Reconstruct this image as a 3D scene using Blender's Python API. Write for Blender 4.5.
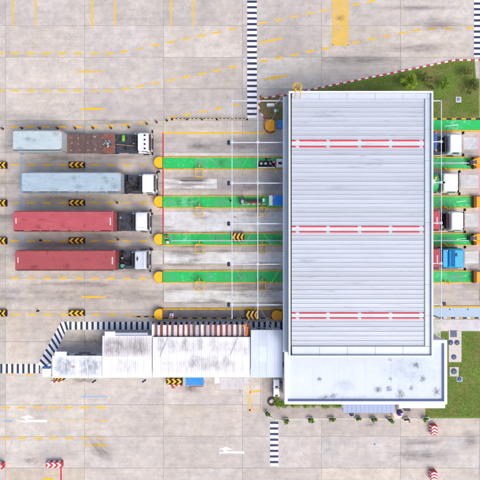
import bpy, math, random
import numpy as np
from mathutils import Vector, Matrix
R = math.radians
random.seed(7); rng = np.random.default_rng(7)
scene = bpy.context.scene
for o in list(bpy.data.objects): bpy.data.objects.remove(o)
C = scene.collection

# ------------------------------------------------------------------ camera
H = 80.0                      # drone height above the yard (m)
S = 7.9                       # photo pixels per metre on the ground
cam = bpy.data.cameras.new('camera'); co = bpy.data.objects.new('camera', cam); C.objects.link(co)
co.location = (0, 0, H); co.rotation_euler = (0, 0, 0)
cam.sensor_fit = 'HORIZONTAL'; cam.angle = 2*math.atan(240/S/H); cam.clip_start = 1; cam.clip_end = 2000
scene.camera = co
# ------------------------------------------------------------------ sky, sun, exposure
SUN_EL, SUN_AZ = 58, 140      # azimuth clockwise from image-up (north)
w = bpy.data.worlds.new('World'); scene.world = w; w.use_nodes = True
nt = w.node_tree; bg = nt.nodes['Background']
sky = nt.nodes.new('ShaderNodeTexSky'); sky.sky_type = 'NISHITA'; sky.sun_disc = False
sky.sun_elevation = R(SUN_EL); sky.sun_rotation = R(SUN_AZ); sky.air_density = 1.0; sky.dust_density = 4.0; sky.ozone_density = 1.0
nt.links.new(sky.outputs[0], bg.inputs[0]); bg.inputs[1].default_value = 0.15
sl = bpy.data.lights.new('sun', 'SUN'); sl.energy = 0.9; sl.angle = R(30); sl.color = (1, .955, .89)
so = bpy.data.objects.new('sun', sl); C.objects.link(so); so.location = (20, -20, 60)
d = Vector((math.sin(R(SUN_AZ))*math.cos(R(SUN_EL)), math.cos(R(SUN_AZ))*math.cos(R(SUN_EL)), math.sin(R(SUN_EL))))
so.rotation_euler = d.to_track_quat('Z', 'Y').to_euler()
scene.cycles.max_bounces = 4; scene.cycles.diffuse_bounces = 2; scene.cycles.glossy_bounces = 2; scene.cycles.transparent_max_bounces = 8
vs = scene.view_settings; vs.view_transform = 'Standard'; vs.look = 'None'; vs.exposure = 0.44; vs.gamma = 1

def W(px, py, z=0.0):
    k = (H-z)/H/S
    return ((px-240)*k, (240-py)*k)
def WX(px, z=0.0): return (px-240)*(H-z)/H/S
def WY(py, z=0.0): return (240-py)*(H-z)/H/S
def lin(c): return tuple(((v/255)/12.92 if v/255 <= .04045 else ((v/255+.055)/1.055)**2.4) for v in c)

# ------------------------------------------------------------------ materials
MATS = {}
def nodes(name):
    m = bpy.data.materials.new(name); m.use_nodes = True
    n = m.node_tree.nodes; l = m.node_tree.links
    b = n['Principled BSDF']; return m, n, l, b
def math_(n, l, op, a, b=None, clamp=False):
    q = n.new('ShaderNodeMath'); q.operation = op; q.use_clamp = clamp
    for i, v in enumerate((a, b)):
        if v is None: continue
        if isinstance(v, (int, float)): q.inputs[i].default_value = v
        else: l.new(v, q.inputs[i])
    return q.outputs[0]
def mixc(n, l, f, a, b, mode='MIX'):
    q = n.new('ShaderNodeMix'); q.data_type = 'RGBA'; q.blend_type = mode
    for idx, v in ((0, f), (6, a), (7, b)):
        if isinstance(v, (int, float)): q.inputs[idx].default_value = v
        elif isinstance(v, tuple): q.inputs[idx].default_value = (*v[:3], 1)
        else: l.new(v, q.inputs[idx])
    return q.outputs[2]
def ramp(n, l, v, a, b, va=0.0, vb=1.0):
    q = n.new('ShaderNodeMapRange'); l.new(v, q.inputs[0])
    for i, x in enumerate((a, b, va, vb)): q.inputs[i+1].default_value = x
    return q.outputs[0]
def noise(n, l, vec, scale, detail=4, rough=.6, stretch=None):
    if stretch:
        mp = n.new('ShaderNodeMapping'); l.new(vec, mp.inputs[0]); mp.inputs['Scale'].default_value = stretch; vec = mp.outputs[0]
    q = n.new('ShaderNodeTexNoise'); l.new(vec, q.inputs['Vector']); q.inputs['Scale'].default_value = scale
    q.inputs['Detail'].default_value = detail; q.inputs['Roughness'].default_value = rough
    return q.outputs['Fac']
def objvec(n, l):
    tc = n.new('ShaderNodeTexCoord'); oi = n.new('ShaderNodeObjectInfo')
    cb = n.new('ShaderNodeCombineXYZ')
    for i in range(3): l.new(math_(n, l, 'MULTIPLY', oi.outputs['Random'], 37.0+11*i), cb.inputs[i])
    a = n.new('ShaderNodeVectorMath'); a.operation = 'ADD'; l.new(tc.outputs['Object'], a.inputs[0]); l.new(cb.outputs[0], a.inputs[1])
    return a.outputs[0], oi
def mk(name, col, rough=.6, var=.12, vs_=2.0, bump=0.0, bs=30, metal=0.0, dirt=None, dcol=(.12, .10, .09), stretch=None, dlo=.5, dhi=.72, rv=0.06, spec=.5):
    """generic surface: colour with blotchy variation, optional dirt and fine relief"""
    if name in MATS: return MATS[name]
    m, n, l, b = nodes(name); c = lin(col)
    v, oi = objvec(n, l)
    f = noise(n, l, v, vs_, 5, .62, stretch)
    k = ramp(n, l, f, .25, .75, 1-var, 1+var)
    k = math_(n, l, 'MULTIPLY', k, ramp(n, l, oi.outputs['Random'], 0, 1, 1-rv, 1+rv))
    cb = n.new('ShaderNodeCombineColor')
    for i in range(3): l.new(math_(n, l, 'MULTIPLY', k, c[i]), cb.inputs[i])
    out = cb.outputs[0]
    if dirt:
        f2 = noise(n, l, v, vs_*1.7, 6, .7, stretch)
        out = mixc(n, l, math_(n, l, 'MULTIPLY', ramp(n, l, f2, dlo, dhi), dirt, True), out, dcol)
    l.new(out, b.inputs['Base Color'])
    b.inputs['Roughness'].default_value = rough; b.inputs['Metallic'].default_value = metal
    b.inputs['Specular IOR Level'].default_value = spec
    if bump:
        bp = n.new('ShaderNodeBump'); bp.inputs['Strength'].default_value = bump; bp.inputs['Distance'].default_value = .02
        l.new(noise(n, l, v, bs, 4), bp.inputs['Height']); l.new(bp.outputs[0], b.inputs['Normal'])
    MATS[name] = m; return m
def concrete(name, usecol=True, col=(196, 188, 182), grime=1.0, grid=False):
    if name in MATS: return MATS[name]
    m, n, l, b = nodes(name)
    g = n.new('ShaderNodeNewGeometry'); P = g.outputs['Position']
    oi = n.new('ShaderNodeObjectInfo')
    sx = n.new('ShaderNodeSeparateXYZ'); l.new(P, sx.inputs[0])
    if usecol: base = oi.outputs['Color']
    else:
        rgb = n.new('ShaderNodeRGB'); rgb.outputs[0].default_value = (*lin(col), 1); base = rgb.outputs[0]
    ofs = n.new('ShaderNodeVectorMath'); ofs.operation = 'ADD'; l.new(P, ofs.inputs[0])
    rc = n.new('ShaderNodeCombineXYZ')
    for i in range(3): l.new(math_(n, l, 'MULTIPLY', oi.outputs['Random'], 40.0+17*i), rc.inputs[i])
    l.new(rc.outputs[0], ofs.inputs[1]); PO = ofs.outputs[0]          # each slab weathers on its own
    big = noise(n, l, PO, .2, 4, .62)
    mid = noise(n, l, PO, .95, 6, .74)
    fine = noise(n, l, P, 9, 3, .75)
    k = math_(n, l, 'MULTIPLY', ramp(n, l, big, .3, .7, .87, 1.10), ramp(n, l, mid, .30, .70, .80, 1.13))
    k = math_(n, l, 'MULTIPLY', k, ramp(n, l, fine, .25, .75, .92, 1.07))
    # brushed finish and tyre streaks run along the traffic direction
    st = noise(n, l, P, 1.0, 4, .7, (.12, 2.2, 1))
    k = math_(n, l, 'MULTIPLY', k, ramp(n, l, st, .45, .74, 1.01, 1-.11*grime))
    st2 = noise(n, l, P, .4, 2, .6)
    warm = mixc(n, l, ramp(n, l, st2, .4, .66), (1.015, .993, .955), (.992, .995, 1.0))
    # rubber and oil film in the queueing lanes (yard west of the gate)
    lane = math_(n, l, 'MULTIPLY', ramp(n, l, sx.outputs[1], -10.5, -8.8), ramp(n, l, sx.outputs[1], 16.5, 14.6))
    fr = math_(n, l, 'FRACT', math_(n, l, 'DIVIDE', math_(n, l, 'ADD', sx.outputs[1], 100.0+2.37), 4.77))
    band = math_(n, l, 'ABSOLUTE', math_(n, l, 'SUBTRACT', fr, .5))          # 0 mid-lane, .5 between lanes
    gb = math_(n, l, 'ADD', ramp(n, l, band, .10, .0, 0, .35), ramp(n, l, band, .2, .42, 0, .9))
    gn = noise(n, l, P, .6, 4, .72, (.3, 1.0, 1))
    gr = math_(n, l, 'MULTIPLY', math_(n, l, 'MULTIPLY', lane, gb), ramp(n, l, gn, .34, .66))
    k = math_(n, l, 'MULTIPLY', k, ramp(n, l, gr, 0, 1, 1, 1-.50*grime))
    # dark droppings / aggregate specks
    vo = n.new('ShaderNodeTexVoronoi'); l.new(P, vo.inputs['Vector']); vo.inputs['Scale'].default_value = 1.15
    sp = math_(n, l, 'MULTIPLY', ramp(n, l, vo.outputs['Distance'], .075, .03), ramp(n, l, mid, .52, .6))
    k = math_(n, l, 'MULTIPLY', k, ramp(n, l, sp, 0, 1, 1, .62))
    # hairline cracks
    vc = n.new('ShaderNodeTexVoronoi'); vc.feature = 'DISTANCE_TO_EDGE'; vc.inputs['Scale'].default_value = .23
    mpv = n.new('ShaderNodeVectorMath'); mpv.operation = 'ADD'; l.new(P, mpv.inputs[0])
    nq = n.new('ShaderNodeTexNoise'); nq.inputs['Scale'].default_value = .8; nq.inputs['Detail'].default_value = 3; l.new(P, nq.inputs['Vector'])
    sc = n.new('ShaderNodeVectorMath'); sc.operation = 'SCALE'; l.new(nq.outputs['Color'], sc.inputs[0]); sc.inputs['Scale'].default_value = 2.2
    l.new(sc.outputs[0], mpv.inputs[1]); l.new(mpv.outputs[0], vc.inputs['Vector'])
    cr = math_(n, l, 'MULTIPLY', ramp(n, l, vc.outputs['Distance'], .006, .001), ramp(n, l, big, .5, .56))
    k = math_(n, l, 'MULTIPLY', k, ramp(n, l, cr, 0, 1, 1, .74))
    if grid:
        for ax, per, off in ((0, 10.0, 300.0+.48), (1, 4.0, 400.0-.3)):
            fg = math_(n, l, 'FRACT', math_(n, l, 'DIVIDE', math_(n, l, 'ADD', sx.outputs[ax], off), per))
            k = math_(n, l, 'MULTIPLY', k, ramp(n, l, fg, 0, .035/per, .5, 1))
    cc = n.new('ShaderNodeCombineXYZ')
    for i in range(3): l.new(k, cc.inputs[i])
    out = mixc(n, l, 1.0, base, cc.outputs[0], 'MULTIPLY')
    out = mixc(n, l, 1.0, out, warm, 'MULTIPLY')
    l.new(out, b.inputs['Base Color'])
    l.new(ramp(n, l, mid, .3, .7, .95, .7), b.inputs['Roughness']); b.inputs['Specular IOR Level'].default_value = .3
    bp = n.new('ShaderNodeBump'); bp.inputs['Strength'].default_value = .35; bp.inputs['Distance'].default_value = .006
    l.new(fine, bp.inputs['Height']); l.new(bp.outputs[0], b.inputs['Normal'])
    MATS[name] = m; return m
def paint(name, col, wear=.5, under=(176, 168, 163), wcol=None):
    """road paint, worn through to the concrete below"""
    if name in MATS: return MATS[name]
    m, n, l, b = nodes(name)
    g = n.new('ShaderNodeNewGeometry'); P = g.outputs['Position']
    a = noise(n, l, P, 3.2, 7, .75); c_ = noise(n, l, P, .35, 3, .5); f = noise(n, l, P, 14, 4, .7)
    s = math_(n, l, 'ADD', math_(n, l, 'MULTIPLY', a, .62), math_(n, l, 'MULTIPLY', c_, .38))
    msk = ramp(n, l, s, .66-.2*wear, .74-.12*wear)
    k = ramp(n, l, f, .25, .75, .86, 1.08); c = lin(col)
    cb = n.new('ShaderNodeCombineColor')
    for i in range(3): l.new(math_(n, l, 'MULTIPLY', k, c[i]), cb.inputs[i])
    l.new(mixc(n, l, msk, cb.outputs[0], lin(under)), b.inputs['Base Color'])
    b.inputs['Roughness'].default_value = .7
    MATS[name] = m; return m
def decal(name, col, strength, scale=3.0, stretch=(1, 1, 1), lo=.42, hi=.62, rect=False):
    """a stain with ragged outline, transparent outside"""
    if name in MATS: return MATS[name]
    m, n, l, b = nodes(name)
    b.inputs['Base Color'].default_value = (*lin(col), 1); b.inputs['Roughness'].default_value = .85
    tc = n.new('ShaderNodeTexCoord'); v, oi = objvec(n, l)
    sp = n.new('ShaderNodeSeparateXYZ'); l.new(tc.outputs['Generated'], sp.inputs[0])
    dx = math_(n, l, 'SUBTRACT', sp.outputs[0], .5); dy = math_(n, l, 'SUBTRACT', sp.outputs[1], .5)
    r = math_(n, l, 'SQRT', math_(n, l, 'ADD', math_(n, l, 'MULTIPLY', dx, dx), math_(n, l, 'MULTIPLY', dy, dy)))
    if rect:                                   # streaks: straight-ish sides, fading along their length
        ex = ramp(n, l, math_(n, l, 'ABSOLUTE', dx), .22, .5, 1, 0); ey = ramp(n, l, math_(n, l, 'ABSOLUTE', dy), .2, .5, 1, 0)
        e2 = math_(n, l, 'MULTIPLY', ex, ey)
        nn = noise(n, l, v, scale, 5, .75, stretch); n2 = noise(n, l, v, scale*.5, 3, .6)
        a = ramp(n, l, math_(n, l, 'ADD', math_(n, l, 'MULTIPLY', nn, .7), math_(n, l, 'MULTIPLY', n2, .3)), lo, hi)
        l.new(math_(n, l, 'MULTIPLY', math_(n, l, 'MULTIPLY', a, e2), strength, True), b.inputs['Alpha'])
        MATS[name] = m; return m
    fall = ramp(n, l, r, .0, .5, 1, 0)
    nn = noise(n, l, v, scale, 6, .72, stretch)
    a = ramp(n, l, math_(n, l, 'ADD', math_(n, l, 'MULTIPLY', nn, .85), math_(n, l, 'MULTIPLY', fall, .26)), lo, hi)
    a = math_(n, l, 'MULTIPLY', a, ramp(n, l, r, .12, .5, strength, 0), True)
    l.new(a, b.inputs['Alpha'])
    MATS[name] = m; return m

# ------------------------------------------------------------------ mesh helpers
class MB:
    def __init__(s): s.v = []; s.f = []; s.mi = []; s.sm = []
    def add(s, vs, fs, mi=0, smooth=False):
        o = len(s.v); s.v += [tuple(p) for p in vs]
        for f in fs: s.f.append(tuple(i+o for i in f)); s.mi.append(mi); s.sm.append(smooth)
    def box(s, x0, x1, y0, y1, z0, z1, mi=0, c=0.0):
        if x0 > x1: x0, x1 = x1, x0
        if y0 > y1: y0, y1 = y1, y0
        if c <= 0:
            s.add([(x0,y0,z0),(x1,y0,z0),(x1,y1,z0),(x0,y1,z0),(x0,y0,z1),(x1,y0,z1),(x1,y1,z1),(x0,y1,z1)],
                  [(0,3,2,1),(4,5,6,7),(0,1,5,4),(1,2,6,5),(2,3,7,6),(3,0,4,7)], mi)
        else:                                   # chamfered top and vertical edges
            c = min(c, (x1-x0)*.45, (y1-y0)*.45, (z1-z0)*.45)
            def ring(i, z): return [(x0+i+c,y0+i,z),(x1-i-c,y0+i,z),(x1-i,y0+i+c,z),(x1-i,y1-i-c,z),(x1-i-c,y1-i,z),(x0+i+c,y1-i,z),(x0+i,y1-i-c,z),(x0+i,y0+i+c,z)]
            rings = [ring(0, z0), ring(0, z1-c), ring(c*.75, z1)]
            v = sum(rings, []); f = [tuple(range(7, -1, -1)), tuple(range(16, 24))]
            for a in (0, 8):
                for i in range(8): j = (i+1) % 8; f.append((a+i, a+j, a+8+j, a+8+i))
            s.add(v, f, mi)
        return s
    def prism(s, poly, z0, z1, mi=0, mside=None):
        n = len(poly); ar = sum(poly[i][0]*poly[(i+1) % n][1]-poly[(i+1) % n][0]*poly[i][1] for i in range(n))
        if ar < 0: poly = poly[::-1]
        v = [(x, y, z0) for x, y in poly]+[(x, y, z1) for x, y in poly]
        s.add(v, [tuple(range(n-1, -1, -1)), tuple(range(n, 2*n))], mi)
        s.add(v, [(i, (i+1) % n, n+(i+1) % n, n+i) for i in range(n)], mi if mside is None else mside)
        return s
    def sheet(s, poly, z, mi=0):
        n = len(poly); ar = sum(poly[i][0]*poly[(i+1) % n][1]-poly[(i+1) % n][0]*poly[i][1] for i in range(n))
        if ar < 0: poly = poly[::-1]
        s.add([(x, y, z) for x, y in poly], [tuple(range(n))], mi); return s
    def cyl(s, p0, p1, r0, r1=None, n=12, mi=0, smooth=True, cap=True):
        r1 = r0 if r1 is None else r1
        p0 = Vector(p0); p1 = Vector(p1); d = (p1-p0).normalized()
        a = d.orthogonal().normalized(); b = d.cross(a)
        v = []
        for p, r in ((p0, r0), (p1, r1)):
            for i in range(n):
                t = 2*math.pi*i/n; v.append(p+a*(r*math.cos(t))+b*(r*math.sin(t)))
        s.add(v, [(i, (i+1) % n, n+(i+1) % n, n+i) for i in range(n)], mi, smooth)
        if cap: s.add(v, [tuple(range(n-1, -1, -1)), tuple(range(n, 2*n))], mi)
        return s
    def lathe(s, prof, c=(0, 0, 0), n=16, axis='Z', mi=0, smooth=True, close=False):
        v = []; m = len(prof)
        for r, h in prof:
            for i in range(n):
                t = 2*math.pi*i/n; a, b = r*math.cos(t), r*math.sin(t)
                p = (a, b, h) if axis == 'Z' else ((a, h, b) if axis == 'Y' else (h, a, b))
                v.append((p[0]+c[0], p[1]+c[1], p[2]+c[2]))
        f = []
        for k in range(m if close else m-1):
            k2 = (k+1) % m
            for i in range(n):
                j = (i+1) % n; q = (k*n+i, k*n+j, k2*n+j, k2*n+i)
                f.append(q if axis != 'Y' else q[::-1])
        s.add(v, f, mi, smooth); return s
    def torus(s, c, R_, r, n=20, m=8, axis='Z', mi=0):
        return s.lathe([(R_+r*math.cos(2*math.pi*k/m), r*math.sin(2*math.pi*k/m)) for k in range(m)], c, n, axis, mi, True, True)
    def tube(s, pts, r, n=8, mi=0):
        for a, b in zip(pts[:-1], pts[1:]): s.cyl(a, b, r, r, n, mi)
        return s
    def loft(s, levels, mi=0, seg=4, smooth=True):
        rings = []
        for (z, x0, x1, hw, r) in levels:
            ring = []
            for (cx, cy, a0) in ((x1-r, hw-r, 0), (x0+r, hw-r, 90), (x0+r, -hw+r, 180), (x1-r, -hw+r, 270)):
                for k in range(seg+1):
                    t = R(a0+90*k/seg); ring.append((cx+r*math.cos(t), cy+r*math.sin(t), z))
            rings.append(ring)
        n = len(rings[0]); v = sum(rings, []); f = []
        for k in range(len(rings)-1):
            for i in range(n):
                j = (i+1) % n; f.append((k*n+i, k*n+j, (k+1)*n+j, (k+1)*n+i))
        s.add(v, f, mi, smooth)
        s.add(v, [tuple(range(n-1, -1, -1)), tuple(range((len(rings)-1)*n, len(rings)*n))], mi)
        return s
    def mesh(s, name, mats):
        me = bpy.data.meshes.new(name); me.from_pydata(s.v, [], s.f)
        for m in (mats if isinstance(mats, (list, tuple)) else [mats]): me.materials.append(m)
        me.polygons.foreach_set('material_index', s.mi); me.polygons.foreach_set('use_smooth', s.sm)
        me.update(); return me
    def build(s, name, mats, parent=None, loc=(0, 0, 0), rz=0.0):
        return put(name, s.mesh(name, mats), parent, loc, rz)
def put(name, me, parent=None, loc=(0, 0, 0), rz=0.0, scale=None):
    o = bpy.data.objects.new(name, me); C.objects.link(o); o.parent = parent
    o.location = loc; o.rotation_euler = (0, 0, rz)
    if scale: o.scale = scale
    return o
LABELS = {}
def tag(o, label, cat, group=None):
    o['label'] = label; o['category'] = cat
    if group: o['group'] = group
    if label in LABELS: print('DUP LABEL', label)
    LABELS[label] = 1
    return o
def thing(name, label, cat, loc=(0, 0, 0), rz=0.0, group=None):
    o = put(name, None, None, loc, rz); o.empty_display_size = .3
    return tag(o, label, cat, group)
def struct(o): o['kind'] = 'structure'; return o
def chevron(m, x, w, t, hh, z, mi=0, dirn=-1):
    """a V stripe with its apex at x; arms run back by w"""
    a = -dirn*w; b = -dirn*t
    m.sheet([(x, 0), (x+a, hh), (x+a+b, hh), (x+b, 0)], z, mi); m.sheet([(x, 0), (x+b, 0), (x+a+b, -hh), (x+a, -hh)], z, mi)
ORD = ['first', 'second', 'third', 'fourth', 'fifth', 'sixth', 'seventh', 'eighth', 'ninth', 'tenth', 'eleventh', 'twelfth', 'thirteenth']

# ------------------------------------------------------------------ shared materials
M_con = concrete('slab_concrete'); M_far = concrete('yard_concrete', False, (196, 188, 183), 1.0, True)
M_joint = mk('joint_filler', (134, 126, 118), .9)
M_yel = paint('yellow_paint', (238, 186, 30), .74); M_yel2 = paint('yellow_paint_worn', (246, 186, 40), 1.0)
M_wht = paint('white_paint', (240, 240, 242), .45); M_navy = paint('navy_paint', (42, 52, 84), .4)
M_redp = paint('red_paint', (206, 30, 62), .35); M_blup = paint('pale_blue_paint', (132, 176, 222), .75)
M_peach = paint('peach_paint', (240, 196, 120), 1.0)
M_grn = paint('green_epoxy', (18, 188, 88), .72, (124, 204, 164))
M_yk = mk('yellow_kerb', (222, 174, 36), .65, .2, 3, dirt=.85, dcol=lin((150, 138, 74)))
M_drum = mk('drum_yellow', (252, 184, 0), .5, .08, 4, dirt=.35, dcol=lin((140, 96, 20)))
M_drumo = mk('drum_orange', (250, 164, 10), .5, .1, 4, dirt=.3, dcol=lin((150, 96, 24)))
M_blk = mk('black_rubber', (24, 24, 26), .8, .2, 5)
M_tyre = mk('tyre_rubber', (28, 28, 31), .85, .2, 8, .3)
M_chas = mk('chassis_black', (36, 37, 43), .65, .35, 4, dirt=.8, dcol=lin((92, 82, 74)))
M_chas2 = mk('chassis_slate', (50, 56, 72), .6, .3, 3, dirt=.7, dcol=lin((80, 76, 74)))
M_steel = mk('galvanised_steel', (176, 182, 190), .45, .15, 4, metal=.6)
M_wsteel = mk('white_steel', (206, 214, 226), .45, .05, 3)
M_white = mk('white_coat', (238, 240, 244), .4, .04, 1.5, dirt=.25, dcol=lin((190, 190, 195)))
M_glass = mk('dark_glass', (22, 28, 38), .08, .1, 2)
M_orange = mk('orange_plastic', (240, 110, 20), .5, .1)
M_red = mk('red_plastic', (196, 26, 44), .5, .1)
M_blue = mk('blue_sheet', (22, 128, 226), .5, .08, 3)
M_dark = mk('dark_navy_metal', (34, 40, 62), .5, .2)
M_stain = decal('oil_stain', (84, 77, 75), .7, 2.4, (1, 1, 1), .42, .95)
M_stain2 = decal('tyre_grime', (112, 103, 108), .62, 1.6, (.3, 1.8, 1), .40, .95)
M_mould = decal('roof_mould', (128, 135, 145), .7, 4.2, (1, 1, 1), .52, .72)
M_streak = decal('roof_streak', (132, 127, 123), .6, 2.6, (3.0, .5, 1), .40, .72, True)
M_strk2 = decal('roof_streak_faint', (160, 150, 148), .6, 2.4, (3.0, .25, 1), .40, .62, True)
M_pale = decal('pale_dust', (214, 210, 206), .45, .9, (1, 1, 1), .4, 1.0)

# ------------------------------------------------------------------ ground and slabs
g = struct(MB().sheet([(-900, -900), (900, -900), (900, 900), (-900, 900)], -.20).build('ground', M_far))
g.data.materials[0] = mk('distant_ground', (150, 150, 138), .95, .2, .05)
yb = MB(); yb.sheet([(-120, -120), (120, -120), (120, 120), (-120, 120)], -.024)
yard = struct(yb.build('yard_pavement', M_joint))
yr = MB()
for (x0, x1, y0, y1) in ((-120, -49.48, -120, 120), (50.52, 120, -120, 120), (-49.48, 50.52, -120, -41.7), (-49.48, 50.52, 42.3, 120)):
    yr.sheet([(x0, y0), (x1, y0), (x1, y1), (x0, y1)], 0)
yr.build('outer_paving', M_far, yard)
slab_me = MB().box(.012, 9.988, .012, 3.988, -.2, 0, 0, .012).mesh('slab', M_con)
XJ0, YJ0 = WX(5.5)-20.0, WY(468.0)-12.0       # joint grid: 10 m x 4 m bays
tones = [(198, 189, 184), (203, 194, 187), (194, 187, 185), (190, 182, 184), (201, 190, 182), (196, 190, 188), (206, 198, 192), (188, 181, 182)]
special = {(84.5, 26): (188, 180, 184), (84.5, 57.6): (196, 190, 188), (5.5, 468): (214, 196, 176), (5.5, 436.5): (207, 201, 198),
           (5.5, 310.2): (200, 188, 176), (5.5, 341.8): (202, 191, 180), (321.5, 468): (209, 196, 184), (321.5, 436.5): (190, 184, 188),
           (163.5, 57.6): (200, 192, 186), (5.5, 26): (204, 194, 188), (400.5, 436.5): (188, 183, 188)}
for i in range(10):
    for j in range(21):
        x = XJ0+10*(i-1); y = YJ0+4*(j-1)
        o = put('slab', slab_me, yard, (x, y, random.uniform(-.0015, .0015)))
        px = 240+x*S; py = 240-(y+4)*S
        t = random.choice(tones)
        for (sx_, sy_), tc in special.items():
            if abs(px-sx_) < 12 and abs(py-sy_) < 6: t = tc
        jv = random.uniform(.925, 1.045); t = tuple(v*.45+gv*.55 for v, gv in zip(t, (202, 195, 184)))
        if -11 < y < 13 and x < 4: t = tuple(v*.975 for v in t)
        o.color = (*[v*jv for v in lin(t)], 1)
        o['kind'] = 'structure'; del o['kind']
# weighing-lane panels: paler concrete cast between the islands
def panel(px0, px1, py0, py1, tone, z=.005):
    x0, y1 = W(px0, py0); x1, y0 = W(px1, py1)
    o = MB().box(0, x1-x0, 0, y1-y0, -.02, z, 0, .004).build('lane_panel', concrete('panel_concrete', True, grime=.55), yard, (x0, y0, 0)); o.color = (*lin(tone), 1); return o
for a in [(164, 217, 179, 188.5, (228, 228, 228)), (218, 296, 176, 190, (186, 180, 180)), (164, 300, 212, 231, (222, 223, 225)), (164, 300, 252, 263.5, (230, 230, 229)), (128, 162.5, 250.5, 264, (210, 208, 206)),
          (164, 300, 290.5, 302, (226, 227, 224)), (463.3, 478.6, 137.5, 149.5, (212, 214, 218)), (461, 478.6, 175, 188, (214, 217, 221)), (465, 478.6, 213.5, 227, (212, 216, 218)),
          (465, 478.6, 251.5, 263.5, (222, 221, 222)), (433, 478.6, 290, 299, (202, 194, 188)), (164, 300, 138, 152, (190, 184, 180)), (164, 300, 153, 156, (208, 204, 200))]: panel(*a)

# ------------------------------------------------------------------ painted markings
def dash(px, py, L=8.0, t=1.8, ang=0, m=M_yel, z=.007, name='lane_dash'):
    x, y = W(px, py); l2 = L/S/2; t2 = t/S/2
    return MB().sheet([(-l2, -t2), (l2, -t2), (l2, t2), (-l2, t2)], 0).build(name, m, yard, (x, y, z), R(ang))
for x in (0, 15, 30.6, 46.3, 62, 77.7, 94, 109): dash(x, 53.5-.0*x); dash(x, 90.6)
A = [(124, 51.6), (140, 48.5), (155.5, 45), (171, 42), (186, 39), (202, 35.5), (217, 32.5), (233, 29), (263, 23), (279, 20), (294, 16.6), (309, 13.4), (323.5, 10.6), (356, 4.4), (371, 1.4), (387, -2)]
B = [(125, 89), (140, 86.3), (155, 83), (171, 80), (186, 77), (202, 73.5), (217, 70.5), (233, 67), (264, 61), (279, 58), (295, 54.6), (310, 51.4), (326, 48.6), (356, 42.4), (372, 39), (387.5, 36), (403, 33), (417, 30.4)]
Cc = [(172, 117.4), (187, 114.7), (203, 111.5), (218, 108.4), (235, 105)]
for L_ in (A, B, Cc):
    for p in L_: dash(p[0], p[1], ang=11.5)
for p in ((432, 28.8), (448, 28.6), (470, 28)): dash(*p)
for cx, cy, an in ((90, 71.6, 0), (92.5, 109, 0), (94, 297, 0), (271, 40.6, 11), (275, 77.6, 9)):
    dash(cx, cy, 25, 1.5, an); dash(cx, cy, 10, 2.3, an, M_yel, .009)
for x in (13, 35.5, 92, 115, 171, 193.3): dash(x, 6, 42, 1.5, 90, name='bay_line')
# hatched box at the top
hb = MB(); x0, y1 = W(332.3, -14); x1, y0 = W(348.3, 45.4)
hl = []
yy = y0-(x1-x0)*.72-.3; sl_ = .72
while yy < y1:
    t = .32; pts = []
    for q0 in (yy, yy+t):                      # lower and upper edge of the stripe, clipped to the box
        ya, yb = q0+(x1-x0)*sl_, q0
        xa, xb = x0, x1
        if yb < y0: xb = x0+(ya-y0)/sl_; yb = y0
        if ya > y1: xa = x0+(q0+(x1-x0)*sl_-y1)/sl_; ya = y1
        pts.append(((xa, ya), (xb, yb)))
    (a, b_), (c_, d_) = pts
    if c_[1] > y0+.02 and a[0] < x1 and b_[0] > x0-.3:
        b_ = (max(b_[0], x0), b_[1]); a = (a[0], max(a[1], y0))
        poly = [a, b_] + ([(x1, y0)] if b_[1] <= y0+1e-6 and d_[0] >= x1-1e-6 and b_[0] < x1-1e-6 else []) + [d_, c_]
        MB().sheet(poly, .007).build('hatch_stripe', M_yel, yard)
    yy += .47
for px in (332.3, 347.4): dash(px+.45, 15.7, 59, .9, 90, M_yel, .009, 'hatch_edge')
dash(340.3, 45, 16, 1.0, 0, M_yel, .009, 'hatch_edge')
dash(340, 18, 15, 10, 0, M_stain, .012, 'stain')
# queueing-lane dashes
for row, xs in ((127, range(14, 150, 16)), (165, range(15, 150, 16)), (203, range(15, 150, 16)), (241, range(15, 150, 16)), (278.3, range(15, 150, 16)), (314.5, range(16, 140, 16))):
    for x in xs:
        if abs(x-76) < 9 and row in (165, 203, 241, 314.5): continue
        if row == 127 and x > 100: dash(x, 127-(x-100)*.09, 8, 1.9, 10 if x > 125 else 2)
        else: dash(x, row)
dash(21, 196, 92, 1.0, 90, M_blup, .006, 'stop_line')
dash(216, 133, 106, 1.7, 0, M_yel, .007, 'lane_line')
dash(163, 187, 108, 1.2, 90, M_redp, .008, 'stop_line')
dash(479, 190, 120, 1.4, 90, paint('pink_paint', (226, 160, 170), 1.0), .008, 'stop_line')
dash(94.5, 396.6, 26, .9, 1, M_blup, .007)
# lower-left carriageway
for x in (6, 22, 38, 53.5, 69, 85, 101): dash(x, 407.6, 8.4); dash(x, 438.2, 8.4, 1.6, 0, M_yel if x < 95 else M_yel2)
for x, m in ((8, M_blup), (55.5, M_peach), (72, M_peach), (87, M_peach), (103.5, M_yel2)): dash(x, 421, 8.4, 1.4, 0, m)
dash(95.5, 445, 23, 1.5); dash(99, 445.2, 8, 2.0, 0, M_yel, .009); dash(48.5, 479, 10, 2.2)
dash(61, 485, 36, 1.5, 90, M_redp, .008, 'stop_line')
def arrow(px, py, k):
    m = MB(); u = k/S
    m.prism([(27*u, -1.2*u), (27*u, 1.2*u), (9*u, 1.3*u), (7*u, 2.6*u), (15*u, 3.0*u), (8*u, 6.0*u), (-.5*u, 3.6*u), (4*u, 3.0*u), (6.2*u, .4*u), (0, .2*u), (0, -1.0*u)], 0, .003)
    m.build('turn_arrow', M_wht, yard, (*W(px, py), .006))
arrow(20, 421, 1.0); arrow(219, 452.4, .93)
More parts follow.
